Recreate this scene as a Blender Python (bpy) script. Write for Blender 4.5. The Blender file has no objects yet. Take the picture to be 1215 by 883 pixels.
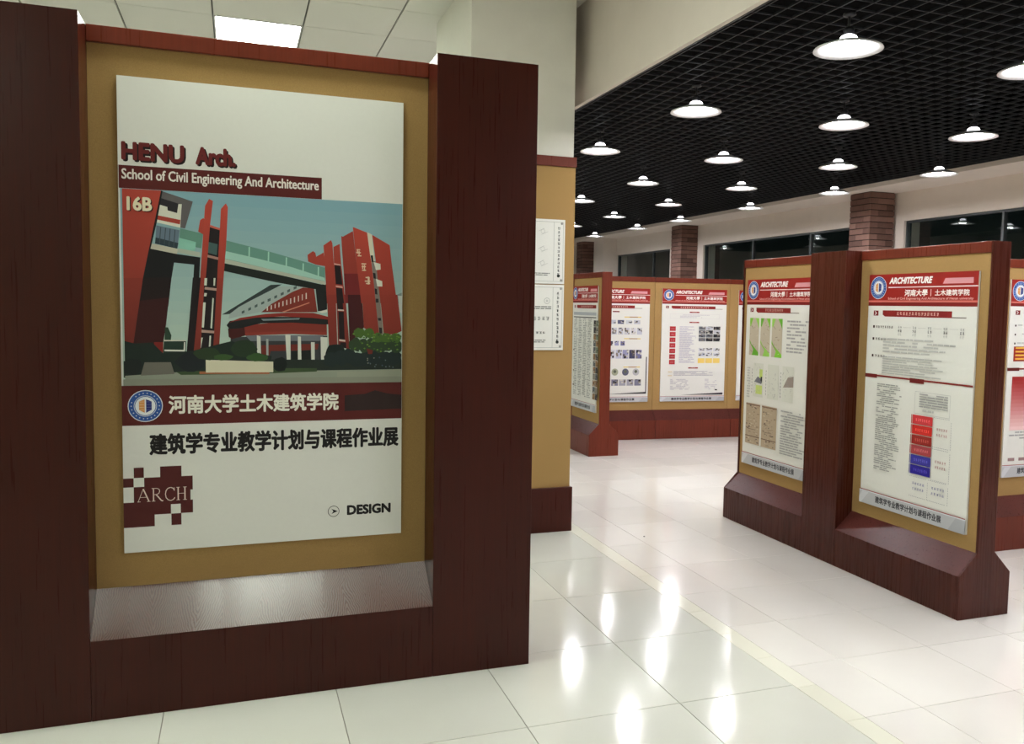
import bpy, math, random
from mathutils import Matrix, Vector
from math import pi, sin, cos

random.seed(7)
S = bpy.context.scene
COL = S.collection

# ------------------------------------------------------------------ camera
YAW, PITCH, ROLL, CAM_H = 0.347749446, -0.0697297, 0.0176531, 1.47
fwd = Vector((sin(YAW)*cos(PITCH), cos(YAW)*cos(PITCH), sin(PITCH)))
r0 = Vector((cos(YAW), -sin(YAW), 0.0)); u0 = r0.cross(fwd)
right = r0*cos(ROLL) + u0*sin(ROLL); up = -r0*sin(ROLL) + u0*cos(ROLL)
cam = bpy.data.cameras.new('camera'); camera = bpy.data.objects.new('camera', cam); COL.objects.link(camera)
camera.matrix_world = Matrix(((right.x, up.x, -fwd.x, 0), (right.y, up.y, -fwd.y, 0), (right.z, up.z, -fwd.z, CAM_H), (0, 0, 0, 1)))
cam.sensor_width = 36.0; cam.lens = 36.0*1012.886/1215.0
cam.shift_x = -(648.297-607.5)/1215.0; cam.shift_y = (433.973-441.5)/1215.0
cam.clip_start = 0.05; cam.clip_end = 100
S.camera = camera

# ------------------------------------------------------------------ world, exposure
world = bpy.data.worlds.new('night'); S.world = world; world.use_nodes = True
world.node_tree.nodes['Background'].inputs[0].default_value = (0.35, 0.5, 0.5, 1)
world.node_tree.nodes['Background'].inputs[1].default_value = 0.03
S.view_settings.view_transform = 'Standard'; S.view_settings.look = 'None'
S.view_settings.gamma = 1.0; S.view_settings.use_curve_mapping = False
S.view_settings.exposure = 1.25

LAMP_E = 150.0          # pendant diffuser emission
LAMP_COL = (0.98, 0.97, 1.0)
GLARE_E = 2.5
PANEL_E = 17.0          # square ceiling light emission
PANEL_COL = (0.93, 1.0, 0.87)

# ------------------------------------------------------------------ helpers
def s2l(c):
    c = c/255.0
    return c/12.92 if c <= 0.04045 else ((c+0.055)/1.055)**2.4
def rgb(r, g, b): return (s2l(r), s2l(g), s2l(b), 1.0)

class MB:
    def __init__(s): s.v = []; s.f = []
    def quad(s, a, b, c, d):
        n = len(s.v); s.v += [a, b, c, d]; s.f.append((n, n+1, n+2, n+3)); return s
    def box(s, x0, x1, y0, y1, z0, z1):
        n = len(s.v)
        s.v += [(x0,y0,z0),(x1,y0,z0),(x1,y1,z0),(x0,y1,z0),(x0,y0,z1),(x1,y0,z1),(x1,y1,z1),(x0,y1,z1)]
        s.f += [(n,n+3,n+2,n+1),(n+4,n+5,n+6,n+7),(n,n+1,n+5,n+4),(n+1,n+2,n+6,n+5),(n+2,n+3,n+7,n+6),(n+3,n,n+4,n+7)]
        return s
    def chbox(s, x0, x1, y0, y1, z0, z1, c):
        # box whose top edges are chamfered by c
        n = len(s.v)
        s.v += [(x0,y0,z0),(x1,y0,z0),(x1,y1,z0),(x0,y1,z0),(x0,y0,z1-c),(x1,y0,z1-c),(x1,y1,z1-c),(x0,y1,z1-c),
                (x0+c,y0+c,z1),(x1-c,y0+c,z1),(x1-c,y1-c,z1),(x0+c,y1-c,z1)]
        s.f += [(n,n+3,n+2,n+1),(n,n+1,n+5,n+4),(n+1,n+2,n+6,n+5),(n+2,n+3,n+7,n+6),(n+3,n,n+4,n+7),
                (n+4,n+5,n+9,n+8),(n+5,n+6,n+10,n+9),(n+6,n+7,n+11,n+10),(n+7,n+4,n+8,n+11),(n+8,n+9,n+10,n+11)]
        return s
    def prism(s, prof, x0, x1):
        # prof: (y, z) outline counter-clockwise seen from +x, extruded along x
        n = len(s.v); k = len(prof)
        s.v += [(x0,y,z) for y, z in prof] + [(x1,y,z) for y, z in prof]
        s.f.append(tuple(n+k+i for i in range(k))); s.f.append(tuple(n+k-1-i for i in range(k)))
        for i in range(k):
            j = (i+1) % k; s.f.append((n+i, n+j, n+k+j, n+k+i))
        return s
    def lathe(s, prof, seg=32, c=(0,0,0), closed=True):
        n = len(s.v); k = len(prof)
        for i in range(seg):
            a = 2*pi*i/seg
            s.v += [(c[0]+r*cos(a), c[1]+r*sin(a), c[2]+z) for r, z in prof]
        for i in range(seg):
            j = (i+1) % seg
            for q in range(k-1): s.f.append((n+i*k+q, n+j*k+q, n+j*k+q+1, n+i*k+q+1))
        return s
    def mesh(s, name, mat, smooth=False):
        m = bpy.data.meshes.new(name); m.from_pydata(s.v, [], s.f); m.validate()
        import bmesh
        b = bmesh.new(); b.from_mesh(m); bmesh.ops.remove_doubles(b, verts=b.verts, dist=1e-5)
        bmesh.ops.recalc_face_normals(b, faces=b.faces); b.to_mesh(m); b.free()
        if mat: m.materials.append(mat)
        if smooth:
            for p in m.polygons: p.use_smooth = True
        return m
    def build(s, name, mat, parent=None, smooth=False, bevel=0):
        o = link(name, s.mesh(name, mat, smooth), parent)
        if bevel:
            b = o.modifiers.new('bevel', 'BEVEL'); b.width = bevel; b.segments = 2; b.limit_method = 'ANGLE'
        return o
def link(name, data, parent=None, loc=None, rz=None):
    o = bpy.data.objects.new(name, data); COL.objects.link(o)
    if parent: o.parent = parent
    if loc is not None: o.location = loc
    if rz is not None: o.rotation_euler = (0, 0, rz)
    return o
def tag(o, label=None, cat=None, group=None, kind=None):
    if label: o['label'] = label
    if cat: o['category'] = cat
    if group: o['group'] = group
    if kind: o['kind'] = kind
    return o
def thing(name, label, cat, loc=(0,0,0), rz=0, group=None):
    o = link(name, None, None, loc, rz); o.empty_display_size = 0.1
    return tag(o, label, cat, group)
def copy_tree(o, parent=None):
    c = o.copy(); COL.objects.link(c)
    if parent: c.parent = parent
    for ch in list(o.children): copy_tree(ch, c)
    return c

# ------------------------------------------------------------------ materials
def newmat(name):
    m = bpy.data.materials.new(name); m.use_nodes = True
    nt = m.node_tree; return m, nt, nt.nodes['Principled BSDF']
def N(nt, t, **kw):
    n = nt.nodes.new(t)
    for k, v in kw.items(): setattr(n, k, v)
    return n
def math_node(nt, op, a, b=None):
    n = N(nt, 'ShaderNodeMath', operation=op)
    for i, x in enumerate((a, b)):
        if x is None: continue
        if isinstance(x, (int, float)): n.inputs[i].default_value = x
        else: nt.links.new(x, n.inputs[i])
    return n.outputs[0]
def ramp(nt, fac, stops):
    r = N(nt, 'ShaderNodeValToRGB'); e = r.color_ramp.elements
    while len(e) < len(stops): e.new(0.5)
    for el, (p, c) in zip(e, stops): el.position = p; el.color = c
    nt.links.new(fac, r.inputs[0]); return r.outputs[0]
def coords(nt, scale, kind='Object'):
    t = N(nt, 'ShaderNodeTexCoord'); mp = N(nt, 'ShaderNodeMapping'); mp.inputs['Scale'].default_value = scale
    nt.links.new(t.outputs[kind], mp.inputs[0]); return mp.outputs[0]
def noise(nt, vec, scale, detail=4, rough=0.6, dist=0.0):
    n = N(nt, 'ShaderNodeTexNoise'); n.inputs['Scale'].default_value = scale; n.inputs['Detail'].default_value = detail
    n.inputs['Roughness'].default_value = rough; n.inputs['Distortion'].default_value = dist
    nt.links.new(vec, n.inputs['Vector']); return n.outputs['Fac']
def bump(nt, bs, h, strength, dist=0.002):
    b = N(nt, 'ShaderNodeBump'); b.inputs['Strength'].default_value = strength; b.inputs['Distance'].default_value = dist
    nt.links.new(h, b.inputs['Height']); nt.links.new(b.outputs[0], bs.inputs['Normal'])
def plain(name, col, rough=0.6, spec=0.5, metal=0.0, nscale=60, namt=0.06, bmp=0.0):
    m, nt, bs = newmat(name)
    f = noise(nt, coords(nt, (1,1,1)), nscale)
    lo = tuple(c*(1-namt) for c in col[:3])+(1,); hi = tuple(min(1, c*(1+namt)) for c in col[:3])+(1,)
    nt.links.new(ramp(nt, f, [(0.3, lo), (0.7, hi)]), bs.inputs['Base Color'])
    bs.inputs['Roughness'].default_value = rough; bs.inputs['Specular IOR Level'].default_value = spec; bs.inputs['Metallic'].default_value = metal
    if bmp: bump(nt, bs, f, bmp, 0.001)
    return m
def wood(name, dark, light, chevron=False, rough=0.32):
    m, nt, bs = newmat(name)
    fine = noise(nt, coords(nt, (110, 110, 3.0)), 1.0, 4, 0.55)
    broad = noise(nt, coords(nt, (5, 5, 0.5)), 1.0, 3, 0.5, 0.6)
    f = math_node(nt, 'ADD', math_node(nt, 'MULTIPLY', fine, 0.6), math_node(nt, 'MULTIPLY', broad, 0.4))
    bs.inputs['Specular IOR Level'].default_value = 0.22
    if chevron:
        # cathedral grain: nested pointed arches repeating along the ledge
        t = N(nt, 'ShaderNodeTexCoord'); sx = N(nt, 'ShaderNodeSeparateXYZ'); nt.links.new(t.outputs['Object'], sx.inputs[0])
        wob = noise(nt, coords(nt, (6, 6, 6)), 1.0, 2, 0.5)
        x = math_node(nt, 'ADD', sx.outputs[0], math_node(nt, 'MULTIPLY', wob, 0.07))
        vv = math_node(nt, 'PINGPONG', x, 0.075)
        sl = math_node(nt, 'ADD', sx.outputs[1], sx.outputs[2])
        jag = noise(nt, coords(nt, (50, 50, 50)), 1.0, 3, 0.6)
        q = math_node(nt, 'ADD', math_node(nt, 'MULTIPLY', sl, 22.0), math_node(nt, 'MULTIPLY', vv, 130.0))
        q = math_node(nt, 'ADD', q, math_node(nt, 'MULTIPLY', jag, 0.9))
        saw = math_node(nt, 'FRACT', q)
        f2 = math_node(nt, 'ADD', math_node(nt, 'MULTIPLY', saw, 0.7), math_node(nt, 'MULTIPLY', fine, 0.45))
        nt.links.new(ramp(nt, f2, [(0.15, dark), (0.5, light), (0.8, light)]), bs.inputs['Base Color'])
        rr = math_node(nt, 'SUBTRACT', 0.44, math_node(nt, 'MULTIPLY', f2, 0.22))
        nt.links.new(rr, bs.inputs['Roughness'])
        nt.links.new(ramp(nt, f2, [(0.18, (0.05,0.05,0.05,1)), (0.5, (0.75,0.75,0.75,1))]), bs.inputs['Specular IOR Level'])
        bump(nt, bs, f2, 0.16, 0.0006)
    else:
        nt.links.new(ramp(nt, f, [(0.22, dark), (0.78, light)]), bs.inputs['Base Color'])
        nt.links.new(math_node(nt, 'ADD', math_node(nt, 'MULTIPLY', fine, 0.18), rough-0.09), bs.inputs['Roughness'])
        bump(nt, bs, fine, 0.02, 0.0004)
    return m
def tile_mat(name, a, b, rough):
    m, nt, bs = newmat(name)
    inf = N(nt, 'ShaderNodeObjectInfo')
    geo = N(nt, 'ShaderNodeNewGeometry')
    n1 = N(nt, 'ShaderNodeTexNoise'); n1.inputs['Scale'].default_value = 2.2; n1.inputs['Detail'].default_value = 6
    nt.links.new(geo.outputs['Position'], n1.inputs['Vector'])
    n2 = N(nt, 'ShaderNodeTexNoise'); n2.inputs['Scale'].default_value = 160; n2.inputs['Detail'].default_value = 2
    nt.links.new(geo.outputs['Position'], n2.inputs['Vector'])
    f = math_node(nt, 'ADD', math_node(nt, 'MULTIPLY', inf.outputs['Random'], 0.35), math_node(nt, 'MULTIPLY', n1.outputs['Fac'], 0.5))
    f = math_node(nt, 'ADD', f, math_node(nt, 'MULTIPLY', n2.outputs['Fac'], 0.15))
    nt.links.new(ramp(nt, f, [(0.2, a), (0.8, b)]), bs.inputs['Base Color'])
    nt.links.new(math_node(nt, 'ADD', math_node(nt, 'MULTIPLY', n1.outputs['Fac'], 0.05), rough), bs.inputs['Roughness'])
    bs.inputs['Specular IOR Level'].default_value = 0.5
    return m
def emis(name, col, e):
    m, nt, bs = newmat(name)
    bs.inputs['Base Color'].default_value = (0.8, 0.8, 0.8, 1); bs.inputs['Roughness'].default_value = 0.4
    bs.inputs['Emission Color'].default_value = (*col, 1); bs.inputs['Emission Strength'].default_value = e
    return m
def brick_mat():
    m, nt, bs = newmat('brick')
    inf = N(nt, 'ShaderNodeObjectInfo')
    n = noise(nt, coords(nt, (1,1,1)), 30, 5)
    f = math_node(nt, 'ADD', math_node(nt, 'MULTIPLY', inf.outputs['Random'], 0.65), math_node(nt, 'MULTIPLY', n, 0.35))
    nt.links.new(ramp(nt, f, [(0.15, rgb(88,62,54)), (0.5, rgb(112,82,72)), (0.85, rgb(132,100,88))]), bs.inputs['Base Color'])
    bs.inputs['Roughness'].default_value = 0.85
    bump(nt, bs, n, 0.4, 0.003); return m
def print_mat():
    m, nt, bs = newmat('printed_vinyl')
    a = N(nt, 'ShaderNodeVertexColor', layer_name='ink'); nt.links.new(a.outputs[0], bs.inputs['Base Color'])
    bs.inputs['Roughness'].default_value = 0.5; bs.inputs['Specular IOR Level'].default_value = 0.3
    return m

M = {}
M['wood'] = wood('mahogany', rgb(48,15,9), rgb(70,23,13), rough=0.30)
M['wood_b'] = wood('mahogany_lighter', rgb(56,22,14), rgb(78,32,21), rough=0.28)
M['wood_c'] = wood('mahogany_red', rgb(86,34,22), rgb(112,46,30), rough=0.3)
M['wood_red'] = wood('mahogany_rail', rgb(92,37,24), rgb(114,48,32), rough=0.3)
M['ledge'] = wood('mahogany_cathedral', rgb(34,18,14), rgb(86,50,40), chevron=True)
M['ledge2'] = wood('mahogany_ledge', rgb(66,30,26), rgb(92,44,38), rough=0.3)
M['felt'] = plain('ochre_felt', rgb(163,131,84), 0.95, 0.1, nscale=420, namt=0.13, bmp=0.5)
M['white_paint'] = plain('white_wall_paint', rgb(226,224,214), 0.8, 0.2, nscale=8, namt=0.02)
M['beam_paint'] = plain('warm_white_paint', rgb(220,210,200), 0.8, 0.2, nscale=6, namt=0.02)
M['ceil_tile'] = plain('mineral_ceiling_tile', rgb(226,226,218), 0.9, 0.1, nscale=180, namt=0.03, bmp=0.15)
M['grey_grid'] = plain('grey_ceiling_channel', rgb(96,98,92), 0.6)
M['void'] = plain('black_plenum_paint', rgb(4,4,5), 0.95, 0.1)
M['bar'] = plain('black_aluminium_grid', rgb(31,34,38), 0.45, 0.5, nscale=20)
M['black'] = plain('black_lamp_metal', rgb(44,44,48), 0.4, 0.5)
M['shade'] = plain('white_enamel_shade', rgb(238,238,240), 0.4, 0.5)
M['lamp'] = emis('lamp_diffuser_glow', LAMP_COL, LAMP_E)
M['glare_dome'] = emis('lamp_glare_glow', LAMP_COL, GLARE_E)
M['panel'] = emis('light_panel_glow', PANEL_COL, PANEL_E)
M['tile_l'] = tile_mat('polished_tile_large', rgb(206,206,197), rgb(220,220,211), 0.085)
M['tile_r'] = tile_mat('polished_tile_small', rgb(218,214,208), rgb(232,228,222), 0.11)
M['strip'] = tile_mat('pale_border_stone', rgb(222,220,204), rgb(232,230,216), 0.12)
M['grout'] = plain('grey_grout', rgb(150,146,136), 0.9, 0.1)
M['brick'] = brick_mat()
M['mortar'] = plain('dark_mortar', rgb(52,42,38), 0.95, 0.1)
M['board'] = plain('white_foam_board', rgb(226,226,220), 0.5, 0.3, namt=0.01)
M['print'] = print_mat()
M['steel'] = plain('brushed_steel', rgb(170,170,165), 0.3, 0.5, 1.0)
M['frame'] = plain('grey_window_frame', rgb(60,66,68), 0.4, 0.5)
def glass_mat():
    m, nt, bs = newmat('dark_window_glass')
    bs.inputs['Base Color'].default_value = (0.75, 0.86, 0.84, 1); bs.inputs['Transmission Weight'].default_value = 1.0
    bs.inputs['Roughness'].default_value = 0.02; bs.inputs['IOR'].default_value = 1.5
    n = noise(nt, coords(nt, (1,1,1)), 0.7, 1); bump(nt, bs, n, 0.02, 0.01)
    return m
M['glass'] = glass_mat()
M['facade'] = plain('dark_outdoor_wall', rgb(70,78,76), 0.9, 0.1, nscale=3)
M['debris'] = plain('dark_crumb', rgb(40,38,34), 0.9)

# ------------------------------------------------------------------ floor
STRIP0, STRIP1 = 2.045, 2.135
floor = MB().box(-4.6, 6.8, -3.2, 17.2, -0.12, -0.004).build('floor', M['grout']); tag(floor, kind='structure')
def seen(x, y, z=0.0):
    d = Vector((x, y, z-CAM_H)); zc = d.dot(fwd)
    if zc < 0.3: return None
    return (648.3+1012.9*d.dot(right)/zc, 434-1012.9*d.dot(up)/zc, zc)
cells = []
lx = [0.343+0.6*k for k in range(-8, 3)]; lx = [x for x in lx if x > -4.6] + [STRIP0]
ly = [0.33+0.6*k for k in range(-5, 28)]
for i in range(len(lx)-1):
    for j in range(len(ly)-1):
        cells.append(('tile_l', lx[i], lx[i+1], ly[j], ly[j+1], 0.0030))
rx = [STRIP1] + [2.393+0.46*k for k in range(0, 10)] + [6.78]; rx = [x for i, x in enumerate(rx) if i == 0 or x > rx[i-1]+0.02]
ry = [0.133+0.458*k for k in range(-7, 37)]
for i in range(len(rx)-1):
    for j in range(len(ry)-1):
        cells.append(('tile_r', rx[i], rx[i+1], ry[j], ry[j+1], 0.0022))
sy = [2.42+0.285*k for k in range(-19, 51)]
for j in range(len(sy)-1): cells.append(('strip', STRIP0, STRIP1, sy[j], sy[j+1], 0.0015))
vis, rest = [], []
for c in cells:
    cx, cy = (c[1]+c[2])/2, (c[3]+c[4])/2
    p = seen(cx, cy); ok = p and -80 < p[0] < 1295 and p[1] < 980
    hidden = (cy > 3.65 and cx/cy < 0.30) or cy > 9.3 or (cx > 3.6 and cx/cy < 1.03 and cy < 5.2)
    if ok and not hidden: vis.append((p[2], c))
    else: rest.append(c)
vis.sort(key=lambda t: t[0]/(t[1][2]-t[1][1]))
rest += [c for _, c in vis[298:]]; vis = [c for _, c in vis[:298]]
tile_mesh = {}
for k, x0, x1, y0, y1, g in vis:
    key = (k, round(x1-x0, 3), round(y1-y0, 3))
    if key not in tile_mesh:
        w, l = (x1-x0)/2-g/2, (y1-y0)/2-g/2
        tile_mesh[key] = MB().chbox(-w, w, -l, l, -0.012, 0.0, 0.0008).mesh('floor_tile', M[k])
    link('border_stone' if k == 'strip' else 'tile', tile_mesh[key], floor, ((x0+x1)/2, (y0+y1)/2, 0))
for k, nm in (('tile_l', 'far_tiles'), ('tile_r', 'far_tiles'), ('strip', 'far_border_stones')):
    b = MB()
    for kk, x0, x1, y0, y1, g in rest:
        if kk == k: b.box(x0+g/2, x1-g/2, y0+g/2, y1-g/2, -0.012, 0.0)
    if b.v: tag(b.build(nm, M[k], floor), kind='stuff')
tag(MB().lathe([(0, 0.004), (0.005, 0.003), (0.006, 0), (0, 0)], 9, (0, 0, 0)).build('crumb', M['debris']), 'tiny dark crumb lying on the polished floor in the aisle', 'debris').location = (2.452, 4.86, 0.0004)

# ------------------------------------------------------------------ room shell
HC, HM, HS = 3.46, 2.81, 2.765        # tiled ceiling, black grid, white soffit
def struct(name, b, mat, parent=None): return tag(b.build(name, mat, parent), kind=None if parent else 'structure')
struct('wall_left', MB().box(-4.8, -4.6, -3.4, 17.4, -0.12, 4.0), M['white_paint'])
struct('wall_front', MB().box(-4.6, 7.0, -3.4, -3.2, -0.12, 4.0), M['white_paint'])
struct('wall_back', MB().box(-4.6, 7.0, 17.2, 17.4, -0.12, 4.0), M['beam_paint'])
wr = MB()
WX = 6.78
wins = [(12.43, 14.50, [13.10]), (8.05, 11.38, [8.86, 10.11]), (3.62, 7.25, [4.83, 6.04]), (-0.8, 2.85, [0.4, 1.62])]
WZ0, WZ1 = 0.9, 2.456
wins = [(p*1.027, q*1.027, [m*1.027 for m in ms]) for p, q, ms in wins]
wr.box(WX, 7.0, -3.2, 17.2, -0.12, WZ0).box(WX, 7.0, -3.2, 17.2, WZ1, 4.0)
ys = sorted([w[:2] for w in wins]); prev = -3.2
for a, b in ys: wr.box(WX, 7.0, prev, a, WZ0, WZ1); prev = b
wr.box(WX, 7.0, prev, 17.2, WZ0, WZ1)
struct('wall_right', wr, M['beam_paint'])
struct('wall_pier', MB().box(6.50, WX, 14.9, 15.35, -0.004, HS), M['beam_paint'])
# fascia of the dropped ceiling, soffit along the windows
struct('trim_1', MB().box(2.14, 2.17, -3.2, 17.2, HM-0.005, HC+0.01), M['beam_paint'])
struct('trim_2', MB().box(6.27, WX, -3.2, 17.2, HS, HS+0.1), M['beam_paint'])
struct('trim_3', MB().box(2.045, 2.14, -3.2, 17.2, HC-0.01, HC+0.02), M['white_paint'])
for i, (a, b, ms) in enumerate(wins[::1]):
    w = MB(); t = 0.022
    w.box(WX+.03, WX+.09, a, b, WZ1-t, WZ1).box(WX+.03, WX+.09, a, b, WZ0, WZ0+t).box(WX+.03, WX+.09, a, a+t, WZ0, WZ1).box(WX+.03, WX+.09, b-t, b, WZ0, WZ1)
    W = struct('window_%d' % (i+1), w, M['frame'])
    es = [a+t] + ms + [b-t]
    for m_ in ms: MB().box(WX+.035, WX+.085, m_-0.013, m_+0.013, WZ0+t, WZ1-t).build('mullion', M['frame'], W)
    for e0, e1 in zip(es[:-1], es[1:]):
        MB().box(WX+.056, WX+.064, e0+0.012, e1-0.012, WZ0+t, WZ1-t).build('pane', M['glass'], W)
facade = MB().box(9.5, 9.7, -6, 22, -0.12, 7); tag(facade.build('wall_outside', M['facade']), kind='structure')

# tiled ceiling of the near room
ceil = MB().box(-4.6, 2.14, -3.2, 17.2, HC+0.02, HC+0.12).build('ceiling', M['grey_grid']); tag(ceil, kind='structure')
P0x, P0y, PT = -0.147, 5.955, 0.610
lights = {(0, 1), (0, -5), (-4, 1), (-4, -5), (-4, -13)}  # the column at left is unseen, added to brighten the near room
ctile = {}
for i in range(-7, 4):
    for j in range(-15, 8):
        x0, x1 = P0x+PT*i, min(P0x+PT*(i+1), 2.045); y0, y1 = P0y+PT*j, P0y+PT*(j+1)
        if x0 < -4.6 or x1-x0 < 0.05: continue
        if (i, j) in lights: continue
        # leave out the tiles the square pillar passes through
        key = round(x1-x0, 3)
        if key not in ctile:
            w = (x1-x0)/2
            b = MB().box(-w+0.006, w-0.006, -PT/2+0.003, PT/2-0.003, 0, 0.018); ctile[key] = b.mesh('ceiling_tile', M['ceil_tile'])
        link('ceiling_tile', ctile[key], ceil, ((x0+x1)/2, (y0+y1)/2, HC))
pframe = MB(); w = PT/2-0.004
for a, b, c, d in ((-w, w, -w, -w+0.012), (-w, w, w-0.012, w), (-w, -w+0.012, -w, w), (w-0.012, w, -w, w)): pframe.box(a, b, c, d, -0.004, 0.018)
lab = {(0,1): 'square white recessed ceiling light glowing just above the large board'}
base = None
for k, (i, j) in enumerate(sorted(lights, key=lambda t: t != (0, 1))):
    loc = (P0x+PT*(i+.5), P0y+PT*(j+.5), HC)
    if base is None:
        base = thing('ceiling_light', lab[(0,1)], 'ceiling light', loc)
        pframe.build('frame', M['shade'], base)
        MB().box(-w+0.012, w-0.012, -w+0.012, w-0.012, 0.0, 0.012).build('diffuser', M['panel'], base); L = base
    else:
        L = copy_tree(base); L.location = loc
        L['label'] = 'unseen square recessed ceiling light placed to light the near room'; L['group'] = 'ceiling lights out of view'

# black open-cell ceiling of the hall
hall = MB().box(2.17, 6.6, -3.2, 17.2, 3.38, 3.5).build('ceiling', M['void']); tag(hall, kind='structure')
MB().box(6.271, 6.29, -3.2, 17.2, HM+0.05, 3.4).box(2.1705, 2.18, -3.2, 17.2, HM+0.05, 3.4).build('plenum_side', M['void'], hall)
gx = [2.21+0.1015*k for k in range(40)]; gy0, gy1 = -1.2, 17.2
bm1 = MB().box(-0.003, 0.003, 0, gy1-gy0, 0, 0.011).mesh('grid_bar', M['bar'])
for x in gx: link('long_grid_bar', bm1, hall, (x, gy0, HM))
for x in (2.184, 6.243): link('long_grid_bar', MB().box(-0.006, 0.006, 0, gy1-gy0, -0.002, 0.05).mesh('grid_bar', M['bar']), hall, (x, gy0, HM))
bm2 = MB().box(0, 4.06, -0.0023, 0.0023, 0.001, 0.010).mesh('grid_bar', M['bar'])
for k in range(181): link('cross_grid_bar', bm2, hall, (2.19, gy0+0.05+0.1015*k, HM))
MB().box(6.25, 6.27, -3.2, 17.2, HS, HM+0.05).build('edge_trim', M['beam_paint'], hall)

# ------------------------------------------------------------------ pendants
LZ = 2.655
def make_pendant():
    r = thing('pendant_lamp', '', 'pendant lamp', (0, 0, LZ))
    MB().lathe([(0, .158), (.026, .158), (.03, .15), (.012, .142), (0, .142)], 16).build('canopy', M['black'], r, True)
    MB().lathe([(0, .15), (.006, .15), (.006, .088), (0, .088)], 8).build('rod', M['black'], r, True)
    MB().lathe([(0, .096), (.02, .094), (.026, .084), (.022, .074), (.024, .066), (.020, .060), (0, .060)], 16).build('lamp_holder', M['black'], r, True)
    MB().lathe([(.038, .036), (.040, .046), (.034, .056), (.022, .062), (0, .064)], 24).build('glare_dome', M['glare_dome'], r, True)  # small glowing dome added to imitate the glare above the bulb
    MB().lathe([(.036, .040), (.055, .036), (.10, .020), (.150, .001), (.153, -.005), (.149, -.006), (.10, .012), (.054, .030), (.036, .034), (.036, .040)], 40).build('shade', M['shade'], r, True)
    MB().lathe([(0, .002), (.035, .004), (.052, .014), (.050, .026), (.040, .032)], 28).build('diffuser', M['lamp'], r, True)
    return r
LINES = [('nearest the beige fascia', 2.61, [3.265, 4.633, 6.083]),
         ('second from the beige fascia', 3.65, [3.2, 4.578, 6.014, 7.453, 9.009]),
         ('second from the windows', 4.66, [4.518, 5.895, 7.332, 8.843, 10.346, 11.84]),
         ('nearest the windows', 5.66, [5.834, 7.2, 8.702, 10.381, 11.714, 13.336])]
ORD = ['nearest', 'second', 'third', 'fourth', 'fifth', 'sixth']
proto = None
def add_pendant(x, y, label, group):
    global proto
    if proto is None: proto = make_pendant(); o = proto
    else: o = copy_tree(proto)
    o.location = (x, y, LZ); tag(o, label, None, group); return o
for nm, x, yy in LINES:
    for k, y in enumerate(yy):
        add_pendant(x, y, 'white disc pendant lamp, %s in the line of lamps %s' % (ORD[k] if k else 'nearest', nm), 'pendant lamps under the black grid ceiling')
for x, yy in ((2.61, (0.4, 1.83)), (3.65, (0.4, 1.75)), (4.66, (0.4, 1.75, 3.1)), (5.66, (1.75, 3.1, 4.45)), (2.61, (8.96, 11.84)), (3.65, (13.3,)), (4.66, (14.7,))):
    for y in yy: add_pendant(x, y, 'white disc pendant lamp hanging outside the frame', 'pendant lamps outside the frame')

# ------------------------------------------------------------------ brick columns
CW = 0.325
bl, bw, bh, gap = 0.2175, 0.1055, 0.056, 0.008
bmesh_ = MB().chbox(-bl/2, bl/2, -bw/2, bw/2, 0, bh, 0.002).mesh('brick', M['brick'])
def brick_column(x, y, label, side=CW):
    c = thing('brick_column', label, 'column', (x, y, 0), 0, 'brick columns along the window wall')
    h = side/2
    MB().box(-h+0.006, h-0.006, -h+0.006, h-0.006, 0, HS).build('mortar_core', M['mortar'], c)
    n = int((HS-0.004)/(bh+gap)); step = (HS-0.002)/n
    for k in range(n):
        for q in range(4):
            o = link('brick', bmesh_, c)
            a = q*pi/2 if k % 2 == 0 else q*pi/2
            m = 1 if k % 2 == 0 else -1
            px, py = m*(h-bl/2), h-bw/2
            o.location = (px*cos(a)-py*sin(a)+random.uniform(-.001,.001), px*sin(a)+py*cos(a)+random.uniform(-.001,.001), k*step+0.004)
            o.rotation_euler = (0, 0, a)
    return c
brick_column(6.42+CW/2, 7.56+CW/2, 'square brown brick column showing just above the large right-hand stand')
brick_column(6.49+CW/2, 11.86+CW/2, 'square brown brick column above the middle back stand, farther than the one at right')
brick_column(6.47+CW/2, 15.85+CW/2, 'distant dark brick column beside the white pier, farthest left of the columns')

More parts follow.
